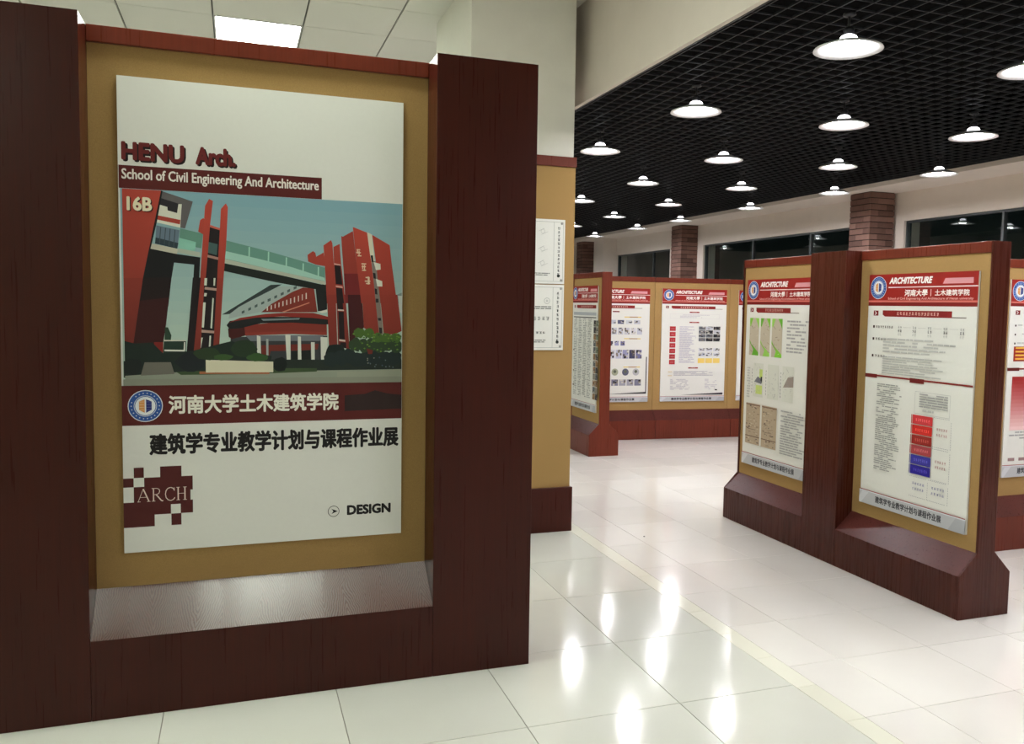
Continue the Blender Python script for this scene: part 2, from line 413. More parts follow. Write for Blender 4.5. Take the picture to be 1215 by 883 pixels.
# polygons of the building photograph printed on the large poster (metres on the poster)
PHOTO=[((120,160,172),[(0.012,1.312),(1.004,1.306),(1.004,0.957),(0.012,0.936)]),
((160,188,182),[(0.012,1.085),(1.004,1.089),(1.004,0.612),(0.012,0.62)]),
((140,175,178),[(0.012,1.197),(1.003,1.205),(1.004,1.083),(0.012,1.079)]),
((150,165,162),[(0.54,0.979),(0.589,0.98),(0.628,0.978),(0.566,0.944),(0.513,0.913),(0.476,0.883),(0.401,0.865),(0.361,0.856),(0.365,0.874),(0.398,0.902)]),
((40,50,50),[(0.51,0.984),(0.551,0.987),(0.529,0.974),(0.439,0.924),(0.398,0.9),(0.365,0.873),(0.338,0.87)]),
((148,45,38),[(0.589,0.96),(0.628,0.977),(0.668,0.974),(0.68,0.884),(0.476,0.881),(0.513,0.913)]),
((70,85,85),[(0.407,0.874),(0.417,0.878),(0.417,0.888),(0.407,0.883)]),
((70,85,85),[(0.43,0.885),(0.44,0.89),(0.44,0.9),(0.43,0.895)]),
((70,85,85),[(0.453,0.897),(0.463,0.902),(0.463,0.912),(0.453,0.906)]),
((70,85,85),[(0.476,0.909),(0.487,0.914),(0.487,0.923),(0.476,0.918)]),
((70,85,85),[(0.499,0.92),(0.51,0.925),(0.51,0.935),(0.499,0.93)]),
((70,85,85),[(0.523,0.932),(0.533,0.937),(0.533,0.947),(0.523,0.942)]),
((70,85,85),[(0.546,0.944),(0.557,0.949),(0.557,0.959),(0.546,0.954)]),
((70,85,85),[(0.57,0.956),(0.58,0.961),(0.58,0.971),(0.57,0.966)]),
((70,85,85),[(0.593,0.968),(0.604,0.973),(0.604,0.983),(0.593,0.978)]),
((200,195,185),[(0.496,0.887),(0.5,0.888),(0.5,0.903),(0.496,0.902)]),
((200,195,185),[(0.51,0.891),(0.514,0.892),(0.514,0.909),(0.51,0.907)]),
((200,195,185),[(0.524,0.896),(0.527,0.897),(0.528,0.914),(0.524,0.912)]),
((200,195,185),[(0.538,0.9),(0.541,0.901),(0.542,0.919),(0.538,0.918)]),
((200,195,185),[(0.552,0.905),(0.556,0.906),(0.556,0.925),(0.552,0.923)]),
((200,195,185),[(0.566,0.909),(0.57,0.911),(0.57,0.93),(0.566,0.928)]),
((200,195,185),[(0.58,0.914),(0.584,0.915),(0.584,0.935),(0.58,0.934)]),
((200,195,185),[(0.594,0.919),(0.598,0.92),(0.598,0.941),(0.594,0.939)]),
((200,195,185),[(0.609,0.923),(0.612,0.925),(0.612,0.946),(0.609,0.945)]),
((200,195,185),[(0.623,0.928),(0.626,0.929),(0.626,0.952),(0.623,0.95)]),
((200,195,185),[(0.637,0.933),(0.641,0.934),(0.641,0.957),(0.637,0.956)]),
((190,120,100),[(0.551,0.884),(0.651,0.922),(0.651,0.918),(0.558,0.882)]),
((20,22,24),[(0.672,0.99),(0.717,0.991),(0.716,0.89),(0.682,0.888)]),
((95,138,126),[(0.356,1.143),(0.499,1.11),(0.651,1.07),(0.709,1.054),(0.709,0.996),(0.348,1.068)]),
((150,192,180),[(0.354,1.104),(0.454,1.083),(0.589,1.052),(0.707,1.016),(0.709,1.003),(0.529,1.038),(0.35,1.077)]),
((170,175,160),[(0.348,1.076),(0.529,1.038),(0.709,1.002),(0.71,0.989),(0.529,1.025),(0.348,1.06)]),
((150,195,180),[(0.433,1.123),(0.438,1.122),(0.437,1.086),(0.432,1.087)]),
((150,195,180),[(0.501,1.108),(0.506,1.107),(0.505,1.071),(0.5,1.072)]),
((150,195,180),[(0.565,1.089),(0.57,1.088),(0.569,1.052),(0.564,1.053)]),
((150,195,180),[(0.626,1.069),(0.631,1.068),(0.63,1.032),(0.625,1.033)]),
((150,195,180),[(0.682,1.057),(0.687,1.056),(0.686,1.019),(0.681,1.02)]),
((20,26,24),[(0.346,1.06),(0.529,1.025),(0.711,0.987),(0.711,0.966),(0.605,0.982),(0.529,0.994),(0.346,1.031)]),
((88,84,86),[(0.139,1.31),(0.243,1.278),(0.216,1.18),(0.199,1.183),(0.206,1.263),(0.136,1.281)]),
((205,205,190),[(0.129,1.262),(0.206,1.267),(0.2,1.182),(0.119,1.198)]),
((35,33,38),[(0.132,1.286),(0.195,1.268),(0.19,1.234),(0.159,1.242),(0.158,1.254),(0.129,1.262)]),
((170,70,60),[(0.125,1.223),(0.201,1.21),(0.199,1.194),(0.122,1.208)]),
((95,112,128),[(0.121,1.187),(0.198,1.173),(0.189,1.106),(0.117,1.122)]),
((40,55,65),[(0.118,1.144),(0.193,1.127),(0.189,1.106),(0.116,1.122)]),
((60,72,80),[(0.134,1.182),(0.137,1.182),(0.132,1.12),(0.129,1.121)]),
((60,72,80),[(0.15,1.18),(0.153,1.179),(0.147,1.117),(0.145,1.118)]),
((60,72,80),[(0.165,1.177),(0.168,1.176),(0.163,1.114),(0.16,1.115)]),
((60,72,80),[(0.181,1.174),(0.184,1.174),(0.179,1.111),(0.176,1.112)]),
((185,182,165),[(0.104,1.122),(0.191,1.106),(0.188,1.086),(0.101,1.103)]),
((92,135,120),[(0.2,1.18),(0.276,1.164),(0.27,1.111),(0.194,1.123)]),
((130,185,168),[(0.196,1.146),(0.252,1.133),(0.247,1.085),(0.192,1.097)]),
((165,172,158),[(0.192,1.108),(0.266,1.096),(0.265,1.079),(0.189,1.093)]),
((14,14,18),[(0.138,1.311),(0.143,1.31),(0.123,1.198),(0.101,1.103),(0.189,1.087),(0.266,1.078),(0.262,1.003),(0.242,1.002),(0.245,1.051),(0.178,1.056),(0.169,1.0),(0.074,0.998)]),
((24,12,16),[(0.075,0.999),(0.169,1.002),(0.157,0.897),(0.045,0.768),(0.062,0.916)]),
((50,12,16),[(0.062,0.916),(0.16,0.93),(0.149,0.834),(0.139,0.768),(0.136,0.695),(0.107,0.691),(0.036,0.71),(0.041,0.768)]),
((112,24,20),[(0.108,0.768),(0.139,0.768),(0.136,0.695),(0.113,0.693)]),
((22,14,18),[(0.24,1.004),(0.27,1.005),(0.246,0.728),(0.216,0.728)]),
((178,64,52),[(0.012,1.311),(0.138,1.311),(0.075,0.998),(0.075,0.998),(0.012,0.996)]),
((160,48,32),[(0.012,0.996),(0.075,0.998),(0.039,0.751),(0.012,0.766)]),
((215,205,190),[(0.141,0.776),(0.215,0.774),(0.215,0.772),(0.141,0.772)]),
((28,48,38),[(0.141,0.771),(0.215,0.772),(0.213,0.709),(0.136,0.71)]),
((210,210,200),[(0.142,0.741),(0.211,0.74),(0.21,0.734),(0.142,0.735)]),
((210,210,200),[(0.208,0.768),(0.212,0.768),(0.211,0.735),(0.206,0.735)]),
((35,60,45),[(0.145,0.822),(0.155,0.822),(0.166,0.793),(0.164,0.776),(0.143,0.776)]),
((26,18,22),[(0.299,1.192),(0.342,1.179),(0.333,1.005),(0.283,1.003)]),
((24,16,20),[(0.28,1.005),(0.325,1.006),(0.308,0.735),(0.263,0.735)]),
((60,85,85),[(0.295,1.135),(0.326,1.128),(0.322,1.088),(0.289,1.096)]),
((160,120,110),[(0.289,1.089),(0.332,1.079),(0.33,1.07),(0.288,1.08)]),
((190,90,75),[(0.301,1.197),(0.342,1.184),(0.342,1.177),(0.3,1.189)]),
((170,140,130),[(0.281,0.971),(0.325,0.966),(0.325,0.957),(0.279,0.962)]),
((170,140,130),[(0.267,0.814),(0.312,0.81),(0.311,0.801),(0.265,0.804)]),
((195,200,188),[(0.279,0.949),(0.288,0.948),(0.285,0.936),(0.277,0.937)]),
((195,200,188),[(0.272,0.914),(0.283,0.914),(0.276,0.822),(0.266,0.823)]),
((195,200,188),[(0.306,0.931),(0.311,0.93),(0.304,0.819),(0.298,0.82)]),
((195,200,188),[(0.278,1.003),(0.289,1.003),(0.287,0.976),(0.277,0.977)]),
((195,200,188),[(0.311,1.004),(0.317,1.004),(0.315,0.976),(0.31,0.976)]),
((195,200,188),[(0.264,0.785),(0.272,0.785),(0.265,0.747),(0.258,0.747)]),
((195,200,188),[(0.295,0.792),(0.3,0.792),(0.298,0.751),(0.292,0.751)]),
((175,68,58),[(0.26,1.171),(0.267,1.213),(0.278,1.221),(0.283,1.214),(0.278,1.161)]),
((185,80,66),[(0.284,1.265),(0.298,1.291),(0.311,1.284),(0.3,1.192),(0.284,1.003),(0.265,1.003)]),
((172,52,40),[(0.267,1.004),(0.28,1.005),(0.263,0.73),(0.24,0.728)]),
((188,80,66),[(0.338,1.257),(0.355,1.278),(0.362,1.264),(0.356,1.144),(0.345,1.005),(0.323,1.004)]),
((172,52,40),[(0.323,1.004),(0.345,1.005),(0.326,0.725),(0.306,0.725)]),
((48,50,54),[(0.368,0.788),(0.717,0.794),(0.719,0.676),(0.581,0.683),(0.364,0.706)]),
((100,105,112),[(0.419,0.794),(0.705,0.796),(0.689,0.774),(0.438,0.773)]),
((150,48,45),[(0.475,0.757),(0.685,0.763),(0.681,0.741),(0.619,0.737),(0.509,0.735),(0.501,0.702),(0.477,0.702)]),
((16,18,20),[(0.585,0.735),(0.654,0.739),(0.654,0.685),(0.585,0.685)]),
((60,16,16),[(0.359,0.819),(0.416,0.832),(0.423,0.794),(0.372,0.78),(0.361,0.788)]),
((165,50,40),[(0.416,0.832),(0.536,0.844),(0.715,0.84),(0.716,0.796),(0.589,0.8),(0.475,0.796),(0.419,0.793)]),
((190,75,60),[(0.419,0.804),(0.589,0.811),(0.715,0.808),(0.716,0.796),(0.589,0.8),(0.419,0.793)]),
((22,24,26),[(0.354,0.831),(0.365,0.847),(0.476,0.864),(0.608,0.865),(0.725,0.859),(0.736,0.853),(0.729,0.838),(0.705,0.837),(0.589,0.843),(0.475,0.84),(0.401,0.82),(0.364,0.817)]),
((128,38,32),[(0.357,0.839),(0.401,0.859),(0.494,0.875),(0.57,0.881),(0.666,0.881),(0.721,0.867),(0.736,0.854),(0.666,0.862),(0.551,0.866),(0.457,0.861),(0.383,0.847)]),
((110,125,130),[(0.475,0.856),(0.616,0.861),(0.612,0.855),(0.483,0.849)]),
((198,200,190),[(0.46,0.795),(0.473,0.79),(0.475,0.704),(0.461,0.716)]),
((198,200,190),[(0.562,0.799),(0.581,0.796),(0.581,0.669),(0.569,0.671)]),
((198,200,190),[(0.608,0.791),(0.619,0.79),(0.621,0.684),(0.608,0.684)]),
((198,200,190),[(0.656,0.769),(0.67,0.769),(0.67,0.683),(0.658,0.685)]),
((198,200,190),[(0.692,0.789),(0.717,0.788),(0.719,0.674),(0.694,0.677)]),
((150,158,155),[(0.493,0.781),(0.501,0.781),(0.501,0.702),(0.494,0.702)]),
((205,205,195),[(0.685,0.886),(0.716,0.895),(0.717,0.885),(0.697,0.88)]),
((178,62,50),[(0.644,1.101),(0.664,1.116),(0.673,1.11),(0.676,1.095),(0.703,1.112),(0.712,1.06),(0.675,1.065),(0.646,1.076)]),
((182,62,52),[(0.703,1.139),(0.731,1.16),(0.736,1.149),(0.742,1.065),(0.75,0.919),(0.716,0.918),(0.708,1.064)]),
((165,48,38),[(0.716,0.952),(0.749,0.952),(0.755,0.751),(0.723,0.756)]),
((175,60,50),[(0.74,1.135),(0.763,1.147),(0.769,1.074),(0.786,0.92),(0.75,0.919),(0.742,1.069)]),
((160,46,36),[(0.751,0.952),(0.785,0.953),(0.802,0.742),(0.758,0.751)]),
((26,14,18),[(0.744,1.065),(0.766,1.064),(0.774,0.991),(0.749,0.993)]),
((26,14,18),[(0.75,0.979),(0.773,0.977),(0.78,0.92),(0.753,0.919)]),
((30,12,16),[(0.751,0.952),(0.773,0.953),(0.777,0.895),(0.756,0.897)]),
((24,12,16),[(0.759,0.887),(0.779,0.887),(0.783,0.779),(0.762,0.781)]),
((24,12,16),[(0.765,0.769),(0.788,0.768),(0.789,0.745),(0.767,0.751)]),
((195,150,140),[(0.742,1.073),(0.767,1.069),(0.768,1.064),(0.743,1.067)]),
((195,150,140),[(0.749,0.988),(0.774,0.985),(0.775,0.978),(0.749,0.982)]),
((195,180,170),[(0.756,0.897),(0.779,0.895),(0.78,0.89),(0.756,0.891)]),
((195,180,170),[(0.761,0.781),(0.785,0.778),(0.785,0.771),(0.762,0.774)]),
((158,52,50),[(0.769,1.178),(0.775,1.175),(0.813,1.198),(0.827,1.076),(0.834,1.027),(0.779,1.034),(0.773,1.114)]),
((105,28,30),[(0.779,1.034),(0.833,1.035),(0.846,0.921),(0.785,0.92)]),
((58,14,18),[(0.794,0.953),(0.848,0.954),(0.856,0.827),(0.814,0.775),(0.808,0.742),(0.802,0.745)]),
((192,74,62),[(0.813,1.214),(0.867,1.195),(0.881,1.11),(0.903,0.922),(0.846,0.921),(0.827,1.076)]),
((185,62,48),[(0.849,0.954),(0.901,0.955),(0.915,0.8),(0.891,0.802),(0.856,0.826)]),
((205,200,180),[(0.867,1.197),(0.886,1.188),(0.897,1.086),(0.885,1.078),(0.879,1.11)]),
((120,112,105),[(0.885,1.086),(0.901,1.086),(0.92,0.922),(0.902,0.922)]),
((120,110,102),[(0.898,0.955),(0.917,0.956),(0.931,0.8),(0.915,0.8)]),
((22,22,26),[(0.881,1.108),(0.89,1.108),(0.893,1.082),(0.885,1.082)]),
((22,22,26),[(0.89,1.041),(0.9,1.039),(0.902,1.017),(0.893,1.019)]),
((22,22,26),[(0.897,0.98),(0.906,0.978),(0.908,0.956),(0.899,0.958)]),
((35,30,34),[(0.901,0.94),(0.912,0.94),(0.913,0.925),(0.902,0.925)]),
((35,30,34),[(0.91,0.865),(0.922,0.865),(0.923,0.854),(0.912,0.854)]),
((35,30,34),[(0.915,0.828),(0.926,0.826),(0.927,0.804),(0.916,0.804)]),
((190,72,62),[(0.887,1.187),(0.955,1.15),(0.963,1.08),(0.985,0.923),(0.92,0.922),(0.901,1.086)]),
((184,64,50),[(0.918,0.956),(0.986,0.957),(1.004,0.814),(0.977,0.801),(0.933,0.8)]),
((205,208,195),[(0.893,1.082),(0.919,1.076),(0.92,1.054),(0.902,1.051)]),
((205,208,195),[(0.902,1.017),(0.926,1.009),(0.927,0.988),(0.907,0.988)]),
((120,135,135),[(0.986,0.958),(1.004,0.966),(1.004,0.924),(0.99,0.923)]),
((185,190,185),[(0.989,0.953),(1.004,0.953),(1.004,0.882),(0.995,0.889)]),
((132,138,124),[(0.012,0.647),(0.183,0.658),(0.445,0.658),(1.003,0.663),(1.004,0.611),(0.012,0.618)]),
((52,70,42),[(0.178,0.661),(0.298,0.672),(0.678,0.669),(0.678,0.656),(0.445,0.649),(0.197,0.648)]),
((150,90,60),[(0.259,0.66),(0.504,0.658),(0.504,0.648),(0.259,0.651)]),
((22,34,30),[(0.012,0.772),(0.044,0.763),(0.102,0.767),(0.138,0.727),(0.235,0.736),(0.372,0.773),(0.469,0.726),(0.513,0.716),(0.504,0.669),(0.208,0.661),(0.067,0.65),(0.012,0.653)]),
((100,98,90),[(0.076,0.695),(0.163,0.695),(0.175,0.652),(0.063,0.647)]),
((200,196,172),[(0.281,0.703),(0.518,0.695),(0.518,0.655),(0.281,0.656)]),
((18,24,30),[(0.279,0.694),(0.278,0.679),(0.261,0.668),(0.241,0.659),(0.217,0.659),(0.2,0.67),(0.188,0.681),(0.174,0.695),(0.186,0.709),(0.2,0.72),(0.217,0.732),(0.242,0.728),(0.266,0.724),(0.277,0.709)]),
((20,26,26),[(0.07,0.682),(0.063,0.67),(0.057,0.659),(0.043,0.651),(0.027,0.654),(0.012,0.658),(0.012,0.669),(0.012,0.682),(0.012,0.695),(0.014,0.705),(0.028,0.709),(0.042,0.707),(0.059,0.706),(0.066,0.694)]),
((34,52,30),[(0.331,0.726),(0.328,0.715),(0.313,0.707),(0.296,0.701),(0.276,0.704),(0.257,0.707),(0.247,0.717),(0.238,0.726),(0.244,0.737),(0.262,0.743),(0.277,0.747),(0.295,0.747),(0.315,0.746),(0.324,0.736)]),
((30,48,30),[(0.463,0.743),(0.455,0.73),(0.444,0.718),(0.425,0.713),(0.406,0.713),(0.387,0.718),(0.374,0.729),(0.366,0.743),(0.373,0.757),(0.385,0.77),(0.405,0.776),(0.427,0.777),(0.446,0.769),(0.454,0.755)]),
((48,78,38),[(0.5,0.712),(0.497,0.704),(0.485,0.699),(0.468,0.697),(0.451,0.696),(0.438,0.701),(0.424,0.705),(0.422,0.712),(0.428,0.718),(0.439,0.722),(0.451,0.728),(0.469,0.728),(0.481,0.722),(0.496,0.719)]),
((50,78,38),[(0.375,0.712),(0.37,0.708),(0.362,0.704),(0.349,0.701),(0.333,0.7),(0.322,0.705),(0.309,0.707),(0.311,0.712),(0.309,0.717),(0.321,0.721),(0.333,0.724),(0.35,0.724),(0.363,0.721),(0.376,0.717)]),
((14,20,20),[(0.568,0.683),(0.564,0.672),(0.56,0.661),(0.548,0.659),(0.537,0.658),(0.527,0.662),(0.519,0.671),(0.519,0.683),(0.522,0.694),(0.525,0.706),(0.537,0.709),(0.55,0.713),(0.561,0.706),(0.566,0.694)]),
((16,26,24),[(0.786,0.725),(0.782,0.708),(0.772,0.694),(0.757,0.686),(0.74,0.687),(0.724,0.694),(0.711,0.707),(0.71,0.725),(0.715,0.742),(0.723,0.757),(0.74,0.76),(0.756,0.761),(0.774,0.759),(0.782,0.742)]),
((24,36,36),[(0.76,0.701),(0.753,0.69),(0.748,0.678),(0.737,0.672),(0.725,0.676),(0.712,0.678),(0.704,0.688),(0.705,0.701),(0.704,0.714),(0.713,0.724),(0.724,0.731),(0.737,0.729),(0.749,0.725),(0.758,0.715)]),
((24,36,36),[(0.79,0.708),(0.788,0.697),(0.784,0.684),(0.772,0.676),(0.759,0.681),(0.747,0.686),(0.738,0.695),(0.737,0.708),(0.74,0.721),(0.748,0.73),(0.759,0.736),(0.771,0.738),(0.782,0.73),(0.79,0.721)]),
((24,36,36),[(0.83,0.716),(0.823,0.704),(0.818,0.692),(0.806,0.685),(0.793,0.688),(0.783,0.694),(0.771,0.702),(0.772,0.716),(0.775,0.728),(0.782,0.738),(0.793,0.746),(0.805,0.742),(0.817,0.738),(0.824,0.728)]),
((24,36,36),[(0.866,0.7),(0.86,0.688),(0.854,0.675),(0.84,0.674),(0.828,0.673),(0.815,0.677),(0.806,0.687),(0.805,0.701),(0.81,0.713),(0.818,0.722),(0.828,0.73),(0.84,0.727),(0.854,0.725),(0.863,0.714)]),
((24,36,36),[(0.896,0.708),(0.894,0.696),(0.889,0.683),(0.876,0.678),(0.862,0.677),(0.852,0.686),(0.845,0.696),(0.841,0.708),(0.841,0.722),(0.852,0.73),(0.863,0.736),(0.875,0.736),(0.887,0.731),(0.895,0.721)]),
((24,36,36),[(0.937,0.715),(0.929,0.703),(0.921,0.695),(0.912,0.683),(0.897,0.684),(0.884,0.689),(0.878,0.703),(0.872,0.715),(0.875,0.73),(0.887,0.737),(0.897,0.746),(0.911,0.747),(0.923,0.74),(0.931,0.728)]),
((24,36,36),[(0.968,0.7),(0.966,0.687),(0.957,0.678),(0.946,0.674),(0.933,0.67),(0.922,0.678),(0.911,0.686),(0.913,0.7),(0.91,0.714),(0.92,0.725),(0.932,0.732),(0.947,0.732),(0.96,0.726),(0.967,0.713)]),
((24,36,36),[(1.002,0.707),(1.004,0.694),(0.993,0.686),(0.982,0.68),(0.969,0.677),(0.957,0.684),(0.949,0.695),(0.943,0.708),(0.948,0.721),(0.958,0.73),(0.969,0.735),(0.983,0.739),(0.994,0.731),(1.004,0.721)]),
((40,60,36),[(0.85,0.76),(0.847,0.75),(0.841,0.74),(0.831,0.733),(0.82,0.737),(0.808,0.738),(0.799,0.748),(0.797,0.76),(0.8,0.773),(0.811,0.778),(0.819,0.787),(0.831,0.788),(0.839,0.779),(0.847,0.771)]),
((40,60,36),[(0.881,0.755),(0.88,0.743),(0.872,0.734),(0.862,0.729),(0.85,0.727),(0.842,0.737),(0.835,0.745),(0.832,0.755),(0.835,0.765),(0.841,0.773),(0.85,0.783),(0.862,0.783),(0.871,0.773),(0.88,0.766)]),
((40,60,36),[(0.913,0.76),(0.91,0.749),(0.903,0.74),(0.894,0.734),(0.882,0.734),(0.872,0.74),(0.866,0.75),(0.862,0.76),(0.866,0.771),(0.871,0.781),(0.881,0.787),(0.893,0.785),(0.902,0.779),(0.909,0.771)]),
((40,60,36),[(0.945,0.755),(0.944,0.743),(0.937,0.733),(0.925,0.73),(0.913,0.727),(0.902,0.733),(0.896,0.743),(0.894,0.755),(0.895,0.766),(0.902,0.777),(0.913,0.78),(0.925,0.782),(0.935,0.775),(0.941,0.766)]),
((40,60,36),[(0.978,0.761),(0.976,0.748),(0.966,0.742),(0.957,0.735),(0.945,0.735),(0.933,0.738),(0.925,0.748),(0.925,0.76),(0.925,0.773),(0.933,0.783),(0.945,0.785),(0.957,0.786),(0.966,0.779),(0.977,0.773)]),
((40,60,36),[(1.004,0.755),(1.004,0.742),(1.001,0.732),(0.989,0.728),(0.977,0.727),(0.966,0.734),(0.961,0.744),(0.956,0.755),(0.962,0.765),(0.968,0.774),(0.976,0.783),(0.988,0.778),(0.998,0.774),(1.004,0.765)]),
((66,96,36),[(0.862,0.805),(0.857,0.797),(0.851,0.791),(0.845,0.784),(0.835,0.788),(0.825,0.788),(0.82,0.796),(0.817,0.805),(0.818,0.814),(0.826,0.821),(0.834,0.826),(0.844,0.822),(0.853,0.822),(0.858,0.814)]),
((66,96,36),[(0.897,0.805),(0.892,0.798),(0.888,0.789),(0.88,0.784),(0.87,0.788),(0.862,0.79),(0.855,0.796),(0.852,0.805),(0.856,0.813),(0.862,0.819),(0.87,0.823),(0.879,0.825),(0.888,0.822),(0.893,0.814)]),
((66,96,36),[(0.93,0.787),(0.928,0.778),(0.923,0.772),(0.914,0.768),(0.905,0.769),(0.896,0.771),(0.888,0.777),(0.889,0.787),(0.889,0.796),(0.897,0.801),(0.905,0.807),(0.915,0.807),(0.923,0.803),(0.929,0.795)]),
((66,96,36),[(0.967,0.787),(0.965,0.778),(0.96,0.77),(0.95,0.769),(0.941,0.769),(0.931,0.77),(0.924,0.777),(0.924,0.787),(0.926,0.795),(0.931,0.803),(0.941,0.805),(0.95,0.805),(0.958,0.801),(0.965,0.796)]),
((66,96,36),[(1.002,0.787),(0.999,0.779),(0.995,0.771),(0.986,0.765),(0.976,0.768),(0.967,0.771),(0.962,0.778),(0.957,0.787),(0.961,0.796),(0.968,0.802),(0.976,0.805),(0.985,0.804),(0.994,0.803),(1.0,0.795)]),
((40,58,40),[(0.85,0.778),(0.848,0.775),(0.844,0.775),(0.841,0.777),(0.841,0.78),(0.844,0.781),(0.848,0.781)]),
((84,120,44),[(0.986,0.757),(0.984,0.754),(0.98,0.753),(0.978,0.755),(0.977,0.758),(0.98,0.76),(0.984,0.759)]),
((84,120,44),[(0.861,0.788),(0.859,0.785),(0.855,0.785),(0.852,0.786),(0.852,0.789),(0.855,0.791),(0.859,0.79)]),
((40,58,40),[(0.977,0.738),(0.976,0.736),(0.972,0.735),(0.97,0.737),(0.969,0.739),(0.972,0.741),(0.976,0.74)]),
((96,130,50),[(0.988,0.803),(0.986,0.8),(0.983,0.8),(0.98,0.802),(0.98,0.805),(0.982,0.806),(0.986,0.806)]),
((96,130,50),[(0.926,0.734),(0.925,0.731),(0.921,0.73),(0.919,0.732),(0.918,0.735),(0.921,0.737),(0.925,0.736)]),
((40,58,40),[(0.864,0.766),(0.862,0.763),(0.859,0.763),(0.856,0.764),(0.856,0.767),(0.859,0.769),(0.863,0.769)]),
((40,58,40),[(0.838,0.735),(0.836,0.732),(0.833,0.732),(0.83,0.733),(0.83,0.736),(0.833,0.738),(0.836,0.737)]),
((60,88,38),[(0.922,0.792),(0.921,0.789),(0.917,0.788),(0.915,0.791),(0.914,0.793),(0.917,0.795),(0.921,0.794)]),
((40,58,40),[(0.952,0.761),(0.95,0.758),(0.946,0.758),(0.944,0.759),(0.944,0.762),(0.946,0.764),(0.95,0.763)]),
((40,58,40),[(0.918,0.75),(0.917,0.747),(0.913,0.747),(0.911,0.749),(0.91,0.751),(0.913,0.753),(0.917,0.753)]),
((96,130,50),[(0.913,0.74),(0.912,0.737),(0.908,0.737),(0.905,0.738),(0.905,0.741),(0.908,0.743),(0.912,0.742)]),
((84,120,44),[(0.944,0.763),(0.942,0.761),(0.939,0.76),(0.936,0.762),(0.936,0.765),(0.939,0.767),(0.943,0.766)]),
((60,88,38),[(0.845,0.775),(0.843,0.773),(0.84,0.772),(0.837,0.774),(0.837,0.777),(0.84,0.778),(0.843,0.778)]),
((96,130,50),[(0.9,0.775),(0.899,0.772),(0.895,0.772),(0.892,0.773),(0.892,0.776),(0.895,0.778),(0.899,0.778)]),
((60,88,38),[(0.942,0.803),(0.939,0.801),(0.936,0.8),(0.933,0.802),(0.933,0.805),(0.936,0.807),(0.94,0.806)]),
((84,120,44),[(0.854,0.766),(0.852,0.763),(0.848,0.762),(0.846,0.764),(0.846,0.767),(0.848,0.769),(0.852,0.768)]),
((84,120,44),[(0.904,0.799),(0.903,0.796),(0.899,0.795),(0.896,0.797),(0.896,0.8),(0.899,0.802),(0.902,0.801)]),
((84,120,44),[(0.882,0.753),(0.88,0.751),(0.876,0.75),(0.873,0.752),(0.873,0.755),(0.876,0.756),(0.88,0.756)]),
((96,130,50),[(0.992,0.741),(0.99,0.738),(0.986,0.738),(0.983,0.739),(0.983,0.742),(0.986,0.744),(0.99,0.743)]),
((84,120,44),[(0.89,0.77),(0.888,0.767),(0.885,0.767),(0.882,0.769),(0.882,0.771),(0.885,0.773),(0.888,0.772)]),
((40,58,40),[(0.851,0.738),(0.85,0.735),(0.846,0.735),(0.843,0.737),(0.843,0.739),(0.846,0.741),(0.849,0.74)]),
((96,130,50),[(0.963,0.795),(0.961,0.793),(0.958,0.792),(0.955,0.793),(0.955,0.796),(0.958,0.798),(0.961,0.797)]),
((60,88,38),[(0.93,0.772),(0.929,0.77),(0.925,0.769),(0.922,0.771),(0.922,0.774),(0.925,0.775),(0.929,0.775)]),
((60,88,38),[(0.891,0.803),(0.889,0.801),(0.886,0.8),(0.883,0.802),(0.883,0.805),(0.886,0.807),(0.889,0.806)]),
((96,130,50),[(0.968,0.784),(0.966,0.781),(0.962,0.781),(0.959,0.782),(0.96,0.785),(0.962,0.787),(0.966,0.787)]),
((96,130,50),[(0.877,0.801),(0.875,0.798),(0.871,0.798),(0.869,0.8),(0.869,0.802),(0.871,0.804),(0.874,0.803)]),
((40,58,40),[(0.828,0.756),(0.827,0.753),(0.823,0.753),(0.82,0.755),(0.82,0.758),(0.823,0.76),(0.826,0.759)]),
((96,130,50),[(0.874,0.76),(0.872,0.757),(0.869,0.756),(0.866,0.759),(0.866,0.761),(0.869,0.763),(0.873,0.763)]),
((96,130,50),[(0.991,0.793),(0.989,0.79),(0.985,0.789),(0.982,0.791),(0.982,0.794),(0.985,0.796),(0.989,0.795)]),
((60,88,38),[(0.907,0.785),(0.905,0.782),(0.901,0.782),(0.898,0.784),(0.898,0.787),(0.901,0.788),(0.905,0.788)]),
((84,120,44),[(0.958,0.744),(0.956,0.741),(0.952,0.741),(0.949,0.742),(0.949,0.745),(0.952,0.747),(0.956,0.747)]),
((40,58,40),[(0.981,0.772),(0.978,0.77),(0.975,0.769),(0.972,0.77),(0.971,0.773),(0.975,0.775),(0.978,0.774)]),
((60,88,38),[(0.901,0.744),(0.899,0.741),(0.896,0.741),(0.893,0.742),(0.893,0.745),(0.896,0.747),(0.899,0.746)]),
((96,130,50),[(0.998,0.789),(0.997,0.786),(0.993,0.786),(0.989,0.788),(0.989,0.791),(0.993,0.793),(0.996,0.792)]),
((84,120,44),[(0.826,0.745),(0.824,0.743),(0.82,0.741),(0.818,0.744),(0.818,0.746),(0.821,0.748),(0.824,0.748)]),
((96,130,50),[(0.944,0.797),(0.943,0.795),(0.939,0.794),(0.936,0.796),(0.936,0.799),(0.939,0.8),(0.942,0.8)]),
((60,88,38),[(0.928,0.744),(0.926,0.742),(0.923,0.741),(0.92,0.743),(0.92,0.746),(0.923,0.747),(0.926,0.747)]),
((40,58,40),[(0.99,0.754),(0.988,0.751),(0.985,0.751),(0.982,0.753),(0.982,0.755),(0.984,0.758),(0.988,0.756)]),
((60,88,38),[(0.897,0.799),(0.896,0.796),(0.892,0.796),(0.889,0.798),(0.889,0.801),(0.892,0.802),(0.896,0.802)]),
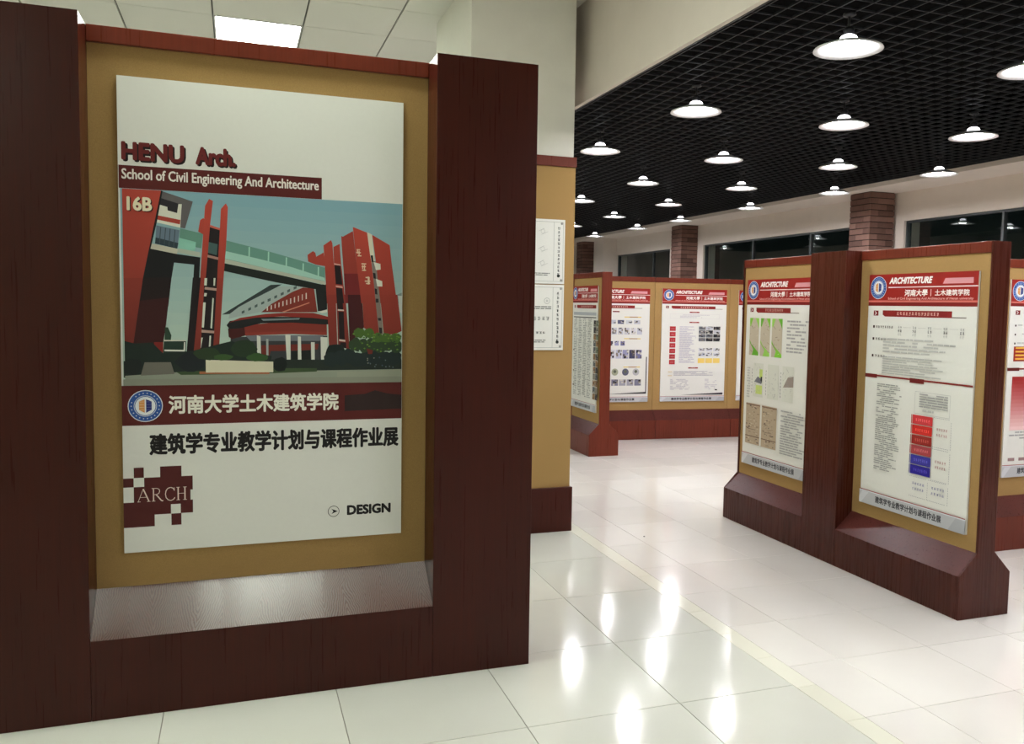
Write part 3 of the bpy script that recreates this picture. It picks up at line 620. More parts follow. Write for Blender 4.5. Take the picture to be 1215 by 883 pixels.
((40,58,40),[(0.95,0.741),(0.949,0.739),(0.945,0.738),(0.942,0.74),(0.941,0.743),(0.945,0.745),(0.949,0.744)]),
((84,120,44),[(0.989,0.784),(0.987,0.781),(0.984,0.78),(0.981,0.782),(0.981,0.785),(0.984,0.787),(0.987,0.786)]),
((96,130,50),[(0.956,0.785),(0.954,0.782),(0.951,0.782),(0.948,0.783),(0.948,0.786),(0.951,0.788),(0.955,0.788)]),
((96,130,50),[(0.9,0.79),(0.898,0.787),(0.894,0.786),(0.891,0.788),(0.891,0.792),(0.895,0.793),(0.898,0.792)]),
((60,88,38),[(0.875,0.771),(0.874,0.768),(0.87,0.768),(0.867,0.769),(0.867,0.772),(0.87,0.774),(0.874,0.773)]),
((84,120,44),[(0.862,0.745),(0.861,0.742),(0.858,0.742),(0.855,0.744),(0.854,0.746),(0.858,0.748),(0.861,0.748)]),
((40,58,40),[(0.966,0.779),(0.963,0.777),(0.96,0.776),(0.957,0.778),(0.957,0.78),(0.96,0.782),(0.963,0.781)]),
((40,58,40),[(0.918,0.798),(0.917,0.796),(0.913,0.795),(0.91,0.797),(0.911,0.8),(0.914,0.801),(0.917,0.801)]),
((60,88,38),[(1.004,0.793),(1.002,0.791),(0.998,0.79),(0.995,0.792),(0.995,0.795),(0.998,0.797),(1.001,0.796)]),
((96,130,50),[(0.821,0.802),(0.82,0.799),(0.816,0.798),(0.813,0.8),(0.813,0.803),(0.816,0.805),(0.82,0.804)]),
((60,88,38),[(0.929,0.774),(0.927,0.772),(0.924,0.771),(0.921,0.773),(0.922,0.776),(0.924,0.778),(0.928,0.777)]),
((40,58,40),[(0.87,0.786),(0.867,0.784),(0.864,0.783),(0.861,0.785),(0.861,0.787),(0.864,0.79),(0.868,0.789)]),
((84,120,44),[(0.991,0.76),(0.99,0.757),(0.986,0.757),(0.983,0.758),(0.983,0.761),(0.986,0.763),(0.989,0.762)]),
((84,120,44),[(0.898,0.8),(0.897,0.797),(0.893,0.796),(0.89,0.798),(0.89,0.801),(0.893,0.803),(0.896,0.802)]),
((40,58,40),[(0.888,0.743),(0.887,0.741),(0.884,0.74),(0.881,0.742),(0.88,0.745),(0.883,0.747),(0.887,0.746)]),
((84,120,44),[(0.895,0.774),(0.894,0.772),(0.89,0.771),(0.887,0.773),(0.887,0.776),(0.89,0.778),(0.893,0.777)]),
((40,58,40),[(0.974,0.739),(0.972,0.737),(0.969,0.736),(0.965,0.738),(0.966,0.741),(0.969,0.742),(0.972,0.742)]),
((60,88,38),[(0.85,0.769),(0.849,0.766),(0.845,0.766),(0.842,0.767),(0.842,0.77),(0.845,0.772),(0.848,0.771)]),
((60,88,38),[(0.828,0.748),(0.827,0.746),(0.823,0.746),(0.82,0.747),(0.82,0.75),(0.823,0.751),(0.826,0.751)]),
((60,88,38),[(0.963,0.773),(0.961,0.771),(0.957,0.77),(0.955,0.772),(0.955,0.774),(0.957,0.776),(0.961,0.776)]),
((120,120,110),[(0.873,0.705),(0.872,0.702),(0.869,0.703),(0.868,0.705),(0.869,0.708),(0.872,0.708)]),
((90,100,110),[(0.943,0.699),(0.942,0.696),(0.939,0.696),(0.938,0.699),(0.939,0.701),(0.942,0.701)]),
((120,120,110),[(0.898,0.708),(0.897,0.705),(0.894,0.705),(0.893,0.708),(0.894,0.71),(0.897,0.71)]),
((90,100,110),[(0.972,0.671),(0.971,0.668),(0.969,0.668),(0.967,0.671),(0.969,0.673),(0.971,0.673)]),
((90,100,110),[(0.884,0.685),(0.883,0.683),(0.88,0.682),(0.879,0.685),(0.88,0.688),(0.883,0.688)]),
((120,120,110),[(0.875,0.687),(0.873,0.684),(0.871,0.685),(0.869,0.687),(0.871,0.69),(0.873,0.69)]),
((60,70,90),[(0.931,0.678),(0.929,0.675),(0.926,0.675),(0.925,0.678),(0.926,0.681),(0.929,0.681)]),
((60,70,90),[(0.878,0.689),(0.877,0.686),(0.874,0.687),(0.873,0.689),(0.874,0.692),(0.877,0.691)]),
((90,100,110),[(0.902,0.674),(0.9,0.671),(0.898,0.671),(0.896,0.674),(0.898,0.676),(0.9,0.676)]),
((90,100,110),[(0.959,0.674),(0.958,0.671),(0.955,0.672),(0.954,0.674),(0.955,0.677),(0.958,0.676)]),
((60,70,90),[(0.92,0.709),(0.918,0.706),(0.915,0.707),(0.914,0.709),(0.915,0.712),(0.918,0.712)]),
((90,100,110),[(0.906,0.681),(0.904,0.679),(0.902,0.679),(0.901,0.681),(0.902,0.684),(0.904,0.683)]),
((120,120,110),[(0.873,0.699),(0.872,0.696),(0.869,0.696),(0.868,0.699),(0.869,0.701),(0.872,0.701)]),
((90,100,110),[(0.945,0.673),(0.944,0.67),(0.941,0.67),(0.939,0.673),(0.941,0.675),(0.944,0.675)]),
((150,60,45),[(0.867,0.745),(0.891,0.738),(0.889,0.723),(0.873,0.723)]),
((138,142,126),[(0.883,0.657),(1.003,0.663),(1.004,0.611),(0.754,0.614),(0.754,0.654)])]

# ------------------------------------------------------------------ display stands
# local frame: runs along x from 0 to L, front faces -y, symmetric about y = 0
def profile(hb, zs, hn, zn):
    return [(-hb, 0), (hb, 0), (hb, zs), (hn, zn), (-hn, zn), (-hb, zs)]
def bay(root, x0, x1, d, wood_m='wood', ledge='ledge2'):
    hb, zs, hn, zn, hr, zt, rail = d['hb'], d['zs'], d['hn'], d['zn'], d['hr'], d['zt'], d['rail']
    e = 0.006
    MB().box(x0, x1, -hb, hb, 0, zs).build('plinth', M[wood_m], root, bevel=0.002)
    for s in (-1, 1):   # sloping ledge front and back, a plate with thickness
        p = [(s*hb, zs), (s*(hn-0.012), zn+0.010), (s*(hn-0.012), zs)]
        if s > 0: p = p[::-1]
        MB().prism(p, x0, x1).build('ledge', M[ledge], root)
    MB().box(x0, x1, -hn+0.004, hn-0.004, zs, zt-rail+0.004).build('felt_board', M['felt'], root)
    MB().box(x0, x1, -hr, hr, zt-rail, zt).build('top_rail', M['wood_red'], root, bevel=0.003)
def end_panel(root, x, d, t=0.014, wm='wood_b'):
    prof = [(-d['hb'], 0), (d['hb'], 0), (d['hb'], d['zs']), (d['hr'], d['zn']+.006), (d['hr'], d['zt']), (-d['hr'], d['zt']), (-d['hr'], d['zn']+.006), (-d['hb'], d['zs'])]
    MB().prism(prof, x, x+t).build('end_panel', M[wm], root, bevel=0.002)

BIG = dict(hb=0.215, zs=0.285, hn=0.055, zn=0.415, hr=0.068, zt=2.413, rail=0.058)
SML = dict(hb=0.159, zs=0.213, hn=0.050, zn=0.314, hr=0.054, zt=1.813, rail=0.054)

# large stand in the foreground
st = thing('display_stand', 'large dark wood stand with two broad posts in the left foreground holding the big poster', 'display stand', (-0.486, 3.231+0.215, 0))
bay(st, 0, 1.20, BIG, ledge='ledge')
MB().box(-0.41, -0.0005, -0.215, 0.215, 0, 2.413).build('post', M['wood'], st, bevel=0.002)
MB().box(1.2005, 1.603, -0.215, 0.215, 0, 2.413).build('post', M['wood'], st, bevel=0.002)

# long stand at the right: two bays and a flush middle post; local x runs toward the viewer
a = thing('display_stand', 'long dark wood stand at right with two poster bays either side of a flush post', 'display stand', (3.391, 5.185, 0), -pi/2)
L = 5.185-3.079
bay(a, 0.014, 0.885, SML, 'wood_b'); bay(a, 1.2005, L-0.014, SML, 'wood_b')
end_panel(a, 0, SML); end_panel(a, L-0.014, SML)
MB().box(0.8855, 1.200, -0.159, 0.159, 0, 1.813).build('post', M['wood_b'], a, bevel=0.002)

# narrow stand whose end panel faces the aisle
b = thing('display_stand', 'stand seen nearly end-on beside the pillar, in front of the back row', 'display stand', (3.391, 8.42, 0), -pi/2)
L = 8.42-7.655
bay(b, 0.014, L-0.014, SML, 'wood_c'); end_panel(b, 0, SML, wm='wood_c'); end_panel(b, L-0.014, SML, wm='wood_c')

# back row of three abutting units, slightly skewed
ang = math.radians(-4.2)
c_lab = ['back row display stand unit beside the end-on stand', 'middle back row display stand unit, fully in view', 'back row display stand unit mostly hidden behind the right-hand stand']
for k in range(3):
    x = -0.93+0.9315*k
    o = thing('display_stand', c_lab[k], 'display stand', (4.417+x*cos(ang), 8.524+0.159+x*sin(ang), 0), ang, 'back row display stands')
    bay(o, 0.001, 0.9285, SML, 'wood_c')
    if k != 1: end_panel(o, -0.0135 if k == 0 else 0.929, SML, wm='wood_c')
# stand at the far right edge
dd = thing('display_stand', 'stand cut off by the right edge of the picture behind the long stand', 'display stand', (4.30, 3.935+0.159, 0))
bay(dd, 0.014, 1.1, SML, 'wood_c'); end_panel(dd, 0, SML, wm='wood_c'); end_panel(dd, 1.1, SML, wm='wood_c')

# ------------------------------------------------------------------ clad pillar
p = thing('pillar', 'square white pillar clad in ochre felt below, between the two ceilings', 'pillar', (1.32, 5.135, 0))
PW, PD = 0.725, 1.035
MB().box(0.03, PW-0.012, 0.03, PD-0.03, 0, HC+0.02).build('shaft', M['white_paint'], p)
MB().box(0.015, PW-0.004, 0.012, PD-0.015, 0.29, 2.36).build('felt_cladding', M['felt'], p)
MB().box(0.0, PW, 0.0, PD, 2.355, 2.418).build('top_rail', M['wood_red'], p, bevel=0.003)
MB().box(-0.01, PW+0.01, -0.008, PD+0.01, 0, 0.292).build('plinth', M['wood'], p, bevel=0.003)

# ------------------------------------------------------------------ printing
class Ink:
    """flat print: coloured polygons laid on a poster face (x right, z up, faces -y)"""
    def __init__(s): s.v = []; s.f = []; s.c = []; s.k = 0
    def poly(s, pts, col, dz=None):
        if dz is None: s.k += 1
        y = -0.00030-0.000006*s.k if dz is None else dz
        n = len(s.v); s.v += [(x, y, z) for x, z in pts]; s.f.append(tuple(range(n, n+len(pts)))); s.c.append(col)
    def rect(s, x0, x1, z0, z1, col): s.poly([(x0, z0), (x1, z0), (x1, z1), (x0, z1)], col)
    def disc(s, cx, cz, r, col, n=28, sx=1.0):
        s.poly([(cx+sx*r*cos(2*pi*i/n), cz+r*sin(2*pi*i/n)) for i in range(n)], col)
    def ring(s, cx, cz, r, t, col, n=28):
        s.k += 1; y = -0.00030-0.000006*s.k
        for i in range(n):
            a, b_ = 2*pi*i/n, 2*pi*(i+1)/n
            nv = len(s.v)
            s.v += [(cx+q*cos(w), y, cz+q*sin(w)) for q, w in ((r, a), (r, b_), (r-t, b_), (r-t, a))]
            s.f.append((nv, nv+1, nv+2, nv+3)); s.c.append(col)
    def line(s, a, b, w, col):
        dx, dz = b[0]-a[0], b[1]-a[1]; l = math.hypot(dx, dz) or 1; nx, nz = -dz/l*w/2, dx/l*w/2
        s.poly([(a[0]+nx, a[1]+nz), (a[0]-nx, a[1]-nz), (b[0]-nx, b[1]-nz), (b[0]+nx, b[1]+nz)], col)
    def text(s, body, x0, x1, z0, z1, col, bold=0.0, shear=0.0):
        v, f = glyphs(body)
        xa, xb = min(p_[0] for p_ in v), max(p_[0] for p_ in v); za, zb = min(p_[1] for p_ in v), max(p_[1] for p_ in v)
        sx, sz = (x1-x0-2*bold)/(xb-xa), (z1-z0-2*bold)/(zb-za)
        dirs = [(0, 0)] if not bold else [(0, 0)]+[(bold*cos(t*pi/4), bold*sin(t*pi/4)) for t in range(8)]
        for ox, oz in dirs:
            s.k += 1; y = -0.00030-0.000006*s.k; n = len(s.v)
            s.v += [(x0+bold+(q[0]-xa)*sx+ox+shear*(q[1]-za)*sz, y, z0+bold+(q[1]-za)*sz+oz) for q in v]
            s.f += [tuple(n+i for i in t) for t in f]; s.c += [col]*len(f)
    def greek(s, x0, x1, z0, z1, rows, col, dens=0.82, word=(0.015, 0.05), ragged=True):
        h = (z1-z0)/rows
        for r_ in range(rows):
            zt = z1-h*r_; x = x0; xe = x1-(random.uniform(0, 0.35)*(x1-x0) if ragged else 0)
            while x < xe:
                w_ = random.uniform(*word); e = min(x+w_, xe)
                if random.random() < dens: s.rect(x, e, zt-h*0.62, zt-h*0.12, col)
                x = e+random.uniform(0.002, 0.006)
    def marks(s, x0, x1, z0, z1, n, col):
        # unreadable small characters: little stroke clusters
        w_ = (x1-x0)/n; H_ = z1-z0
        for i in range(n):
            a = x0+i*w_+w_*0.1; b_ = a+w_*0.8
            for q in range(3):
                zz = z0+H_*(0.12+0.36*q)+random.uniform(-.06, .06)*H_; s.rect(a+random.uniform(0, .25)*w_, b_-random.uniform(0, .25)*w_, zz-H_*0.07, zz+H_*0.07, col)
            for q in range(2):
                xx = random.uniform(a+w_*.15, b_-w_*.15); s.rect(xx-w_*.07, xx+w_*.07, z0+random.uniform(0, .4)*H_, z1-random.uniform(0, .3)*H_, col)
    def build(s, name, parent):
        m = bpy.data.meshes.new(name); m.from_pydata(s.v, [], s.f)
        ca = m.color_attributes.new('ink', 'BYTE_COLOR', 'CORNER')
        buf = []
        for pl, cc in zip(m.polygons, s.c):
            
            for c3 in (cc if isinstance(cc, list) else [cc]*pl.loop_total): buf += [s2l(c3[0]), s2l(c3[1]), s2l(c3[2]), 1.0]
        ca.data.foreach_set('color', buf)
        m.materials.append(M['print'])
        return link(name, m, parent)
_g = {}
def glyphs(body):
    if body not in _g:
        c = bpy.data.curves.new('type', 'FONT'); c.body = body; c.resolution_u = 3
        o = bpy.data.objects.new('type', c); COL.objects.link(o); bpy.context.view_layer.update()
        dg = bpy.context.evaluated_depsgraph_get()
        m = bpy.data.meshes.new_from_object(o.evaluated_get(dg))
        _g[body] = ([(v.co.x, v.co.y) for v in m.vertices], [tuple(pl.vertices) for pl in m.polygons])
        bpy.data.objects.remove(o); bpy.data.curves.remove(c); bpy.data.meshes.remove(m)
    return _g[body]

MAR = (88, 26, 24); WHT = (226, 228, 220); DK = (28, 24, 26); RED = (172, 40, 34)
def poster(name, label, w, h, loc, rz, group=None, t=0.010):
    r = thing(name, label, 'poster', loc, rz, group)
    MB().box(0, w, 0, t, 0, h).build('backing', M['board'], r)
    return r
def emblem(k, cx, cz, r):
    k.disc(cx, cz, r, (225, 228, 235)); k.disc(cx, cz, r*.95, (40, 84, 158)); k.ring(cx, cz, r*.66, r*.035, (215, 220, 230))
    for i in range(22):
        a = 2*pi*i/22; 
        if -2.3 < ((a+pi/2+pi) % (2*pi))-pi < -1.9: continue
        k.disc(cx+r*.8*cos(a), cz+r*.8*sin(a), r*.045, (190, 200, 220), 5)
    k.disc(cx, cz, r*.58, (228, 232, 235))
    k.poly([(cx-.36*r, cz-.25*r), (cx-.04*r, cz-.42*r), (cx-.04*r, cz+.42*r), (cx-.2*r, cz+.36*r), (cx-.36*r, cz+.28*r)], (214, 148, 84))
    k.poly([(cx+.04*r, cz-.42*r), (cx+.36*r, cz-.25*r), (cx+.36*r, cz+.28*r), (cx+.2*r, cz+.36*r), (cx+.04*r, cz+.42*r)], (38, 48, 120))
    for q in range(4):
        z = cz-.26*r+.17*r*q; k.rect(cx-.34*r, cx-.06*r, z, z+.02*r, (235, 215, 180)); k.rect(cx+.06*r, cx+.34*r, z, z+.02*r, (110, 120, 170))

# ---- main poster
W, H = 1.006, 1.702
mp = poster('poster', 'large white school poster with a photo of red brick buildings on the big foreground stand', W, H, (-0.392, 3.3795, 0.547), 0, t=0.0105)
k = Ink()
for q in range(16):
    t0, t1 = q/16.0, (q+1)/16.0; c0, c1 = (132, 172, 184), (186, 206, 192)
    k.rect(.006, 1.004, 1.312-.70*t1, 1.309-.70*t0+.003, tuple(int(u+(v-u)*min(1, t0*1.25)) for u, v in zip(c0, c1)))
GROUND = [(.008, .70), (.2, .705), (1.004, .70), (1.004, .655), (.5, .66), (.008, .64)]
for n_, (colr, pts) in enumerate(PHOTO[3:]):
    if colr == (132, 138, 124): k.poly(GROUND, (34, 44, 38))
    if 146 <= colr[0] <= 196 and 40 <= colr[1] < 84 and colr[2] < 72:      # red brickwork fades darker downwards in the print
        shade = 0.94+(colr[0]-178)/260.0
        k.poly(pts, [tuple(min(255, int(c*shade*(0.66+0.36*min(1, max(0, (z-.66)/.60))))) for c in (190, 72, 58)) for x, z in pts])
    else: k.poly(pts, tuple(min(255, int(c*1.06+4)) for c in colr))
k.rect(.006, 1.004, .611, .634, (138, 142, 128))
k.text('16B', .030, .112, 1.232, 1.282, (60, 20, 18), .0022); k.text('16B', .026, .108, 1.235, 1.285, (236, 226, 196), .0022)
for cx, cz, body in ((.834, 1.116, '友'), (.852, 1.062, '兰'), (.868, 1.010, '馆')):
    k.marks(cx-.012, cx+.016, cz-.016, cz+.016, 1, (226, 200, 170))
k.build('photograph', mp)
k = Ink(); k.k = 10
k.rect(.002, .697, 1.3125, 1.393, MAR)
k.text('HENU', .016, .222, 1.405, 1.470, (24, 10, 12), .0048); k.text('HENU', .011, .216, 1.411, 1.476, (104, 30, 30), .0034)
k.text('Arch.', .258, .396, 1.405, 1.470, (24, 10, 12), .0048); k.text('Arch.', .253, .391, 1.411, 1.476, (104, 30, 30), .0034)
k.text('School of Civil Engineering And Architecture', .011, .686, 1.334, 1.382, (236, 230, 222), .0010)
k.build('title_lettering', mp)
k = Ink(); k.k = 10
k.rect(0, W-.001, .466, .611, MAR)
k.poly([(.783, .500), (W-.001, .505), (W-.001, .560), (.95, .566), (.90, .580), (.86, .566), (.783, .562)], (46, 30, 30))
k.text('河南大学土木建筑学院', .153, .760, .505, .574, (238, 236, 222), .0021)
k.build('name_band', mp)
k = Ink(); k.k = 60; emblem(k, .0765, .5365, .058); k.build('emblem', mp)
k = Ink(); k.k = 10
k.text('建筑学专业教学计划与课程作业展', .087, .994, .355, .435, (22, 18, 20), .0030)
k.build('title_line', mp)
k = Ink(); k.k = 10
D2 = (78, 22, 22)
k.poly([(0, .185), (.034, .185), (.034, .241), (0, .241)][:0] or [(0, .093), (.102, .093), (.102, .136), (0, .136)], D2)
k.rect(0, .232, .136, .185, D2); k.rect(.034, .232, .185, .241, D2); k.rect(0, .232, .241, .274, D2)
k.rect(.035, .068, .274, .312, D2); k.rect(.122, .194, .274, .313, D2); k.rect(.158, .192, .093, .136, D2)
k.rect(.034, .0685, .241, .2745, WHT); k.rect(.157, .190, .136, .171, WHT); k.rect(.224, .233, .184, .222, WHT)
# serif capitals A R C H drawn stroke by stroke
LT = (226, 206, 196)
def cap(x, pts, w): 
    for (a1, b1), (a2, b2) in zip(pts[:-1], pts[1:]): k.line((x+a1, .186+b1), (x+a2, .186+b2), w, LT)
T, t_, hh = .0042, .0017, .047
cap(.048, [(0, 0), (.017, hh)], t_); cap(.048, [(.017, hh), (.036, 0)], T); cap(.048, [(.0055, .016), (.029, .016)], t_); cap(.048, [(-.003, 0), (.008, 0)], t_); cap(.048, [(.029, 0), (.041, 0)], t_)
cap(.094, [(.005, 0), (.005, hh)], T); cap(.094, [(-.001, 0), (.011, 0)], t_); cap(.094, [(-.001, hh), (.017, hh), (.024, .043), (.026, .036), (.023, .028), (.015, .024), (.006, .024)], .0024); cap(.094, [(.014, .024), (.032, 0), (.037, 0)], T)
cap(.138, [(.031, .036), (.028, .044), (.019, .048), (.009, .045), (.003, .036), (.001, .024), (.003, .011), (.010, .002), (.019, -.001), (.028, .003), (.033, .010)], .0030); cap(.138, [(.031, .047), (.031, .035)], t_)
cap(.177, [(.005, 0), (.005, hh)], T); cap(.177, [(.028, 0), (.028, hh)], T); cap(.177, [(.005, .024), (.028, .024)], t_)
for q in (.005, .028):
    for z in (0, hh): cap(.177, [(q-.006, z), (q+.006, z)], t_)
k.build('block_logo', mp)
k = Ink(); k.k = 10
k.ring(.741, .106, .022, .0022, (40, 36, 38)); k.poly([(.733, .116), (.757, .106), (.733, .096), (.740, .106)], (24, 20, 22))
k.build('arrow_mark', mp)
k = Ink(); k.k = 10
k.text('DESIGN', .792, .964, .087, .127, (24, 20, 22), .0026)
k.build('design_lettering', mp)

# ---- standard exhibition posters
def std_header(k, w, h):
    z = h-.172*h/1.285; s_ = w/.75
    k.rect(0, w, z+.030, h, (150, 28, 22)); k.rect(0, w, z+.020, z+.030, (205, 110, 100)); k.rect(0, w, z, z+.020, (122, 20, 18))
    k.text('ARCHITECTURE', .155*w/.75, .455*w/.75, h-.054, h-.018, (244, 240, 236), .0022, 0.25)
    k.poly([(.53*s_, h-.058), (.72*s_, h-.058), (.72*s_, h-.030), (.545*s_, h-.030)], (216, 150, 156))
    k.rect(.15*s_, w, h-.074, h-.069, (240, 225, 220))
    k.text('河南大學', .27*s_, .43*s_, h-.120, h-.084, (248, 244, 240), .0010, 0.1)
    k.rect(.452*s_, .456*s_, h-.120, h-.084, (240, 220, 215))
    k.text('土木建筑学院', .48*s_, .70*s_, h-.118, h-.086, (248, 244, 240), .0008)
    k.text('School of Civil Engineering And Architecture of Henan university', .15*s_, .725*s_, h-.141, h-.125, (236, 180, 172), .0003)
    emblem(k, .074*s_, h-.072, .062)
def std_title(k, w, z, L=.62):
    k.rect(.045, .082, z-.014, z+.014, (120, 24, 26)); k.poly([(.052, z-.010), (.062, z), (.052, z+.010), (.058, z+.010), (.070, z), (.058, z-.010)], (236, 228, 224))
    k.poly([(.115, z+.016), (L, z+.016), (L, z-.018), (.135, z-.018), (.115, z-.008)], (134, 30, 30)); k.rect(L, min(w-.04, L+.09), z-.018, z-.013, (120, 110, 105))
    k.marks(.22, L-.08, z-.009, z+.009, 14, (222, 170, 160))
def std_footer(k, w, fh=.075):
    k.rect(0, w, 0, fh, (186, 188, 192)); k.rect(0, w, fh, fh+.004, (150, 30, 28)); k.rect(0, w, fh-.006, fh, (214, 216, 222))
    k.poly([(w*.02, 0), (w*.10, fh-.008), (w*.03, fh-.008), (0, fh*.4), (0, 0)], (206, 208, 212)); k.poly([(w*.86, 0), (w*.92, fh-.008), (w, fh-.008), (w, 0)], (170, 172, 178))
    k.text('建筑学专业教学计划与课程作业展', w*.17, w*.80, fh*.26, fh*.78, (54, 54, 60), .0012)
def photo_blocks(k, x0, x1, z0, z1, nx, nz, cols, gap_=.006, busy=5):
    cw, ch = (x1-x0)/nx, (z1-z0)/nz
    for i in range(nx):
        for j in range(nz):
            c = random.choice(cols); a, b_, c0, c1 = x0+i*cw+gap_/2, x0+(i+1)*cw-gap_/2, z0+j*ch+gap_/2, z0+(j+1)*ch-gap_/2
            k.rect(a, b_, c0, c1, c)
            for q in range(busy):
                d2 = random.choice([(30, 30, 36), (90, 84, 80), (200, 196, 188), (130, 120, 108)]); u, v_ = random.uniform(a, b_), random.uniform(c0, c1)
                k.rect(u, min(b_, u+(b_-a)*.3), v_, min(c1, v_+(c1-c0)*.25), d2)
GR = (190, 190, 188); G2 = (166, 166, 166)

def paint_near(r, w, h):       # nearest right-hand poster: two sheets, stacked coloured boxes
    k = Ink(); std_header(k, w, h); k.build('header', r)
    k = Ink(); k.k = 10
    std_title(k, w, h*.835, .60)
    for z, n_ in ((.777, 1), (.725, 3), (.652, 7)):
        k.rect(.045, .058, h*z-.007, h*z+.007, (50, 24, 24)); k.marks(.066, .15 if n_ > 1 else .20, h*z-.007, h*z+.007, 4 if n_ > 1 else 8, (90, 84, 84))
    for i in range(5):
        x = .235+.105*i
        k.marks(x, x+.03, h*.777-.006, h*.777+.008, 2, G2); k.marks(x, x+.03, h*.777-.026, h*.777-.010, 2, (90, 90, 92)); k.marks(x, x+.03, h*.777-.044, h*.777-.030, 2, GR)
        if i < 4: k.rect(x+.04, x+.095, h*.777, h*.777+.0015, GR)
    k.greek(.13, .64, h*.665, h*.732, 5, GR, .95, (.02, .08)); k.greek(.13, .58, h*.575, h*.655, 8, GR, .95, (.02, .08))
    k.rect(0, w, h*.563, h*.570, (128, 26, 26)); k.rect(0, .095, h*.556, h*.572, (104, 22, 22)); k.rect(.34, .44, h*.553, h*.572, (104, 22, 22))
    k.greek(.10, .29, h*.16, h*.535, 44, (160, 160, 158), .8, (.01, .05))
    k.ring(.515, h*.480, .001, .001, GR)
    for a, b_, c, d2 in ((.385, .62, h*.431, h*.520), ):
        for (p1, p2) in (((a, c), (b_, c)), ((b_, c), (b_, d2)), ((b_, d2), (a, d2)), ((a, d2), (a, c))): k.line(p1, p2, .0015, (170, 170, 170))
    k.greek(.415, .605, h*.455, h*.515, 6, G2, .97, (.02, .07), False); k.greek(.40, .52, h*.436, h*.452, 1, GR)
    cols = [(206, 54, 60), (200, 36, 30), (146, 34, 28), (164, 62, 68), (52, 48, 150), (34, 22, 140)]
    for i, c in enumerate(cols):
        z1 = h*.425-i*.0525; k.rect(.375, .512, z1-.0475, z1, c); k.marks(.395, .495, z1-.032, z1-.016, 7, tuple(min(255, q+70) for q in c))
        k.rect(.366, .371, z1-.0475, z1, c)
    zt = h*.425
    for (a, b_, c, d2) in ((.52, .635, zt-.15, zt), (.52, .635, zt-.32, zt-.16), (.375, .50, zt-.43, zt-.325), (.505, .635, zt-.43, zt-.325)):
        n = int((b_-a)/.012)
        for i in range(n):
            for z in (c, d2): k.rect(a+i*.012, a+i*.012+.007, z, z+.0022, (140, 140, 150))
        for i in range(int((d2-c)/.012)):
            k.rect(b_, b_+.0022, c+i*.012, c+i*.012+.007, (140, 140, 150))
        k.marks(a+.02, b_-.02, (c+d2)/2+.012, (c+d2)/2+.026, 5, (176, 128, 128) if a > .5 and d2 > zt-.2 else (130, 130, 165)); k.marks(a+.02, b_-.02, (c+d2)/2-.016, (c+d2)/2-.002, 5, (176, 128, 128) if a > .5 and d2 > zt-.2 else (130, 130, 165))
    std_footer(k, w); k.build('body_print', r)

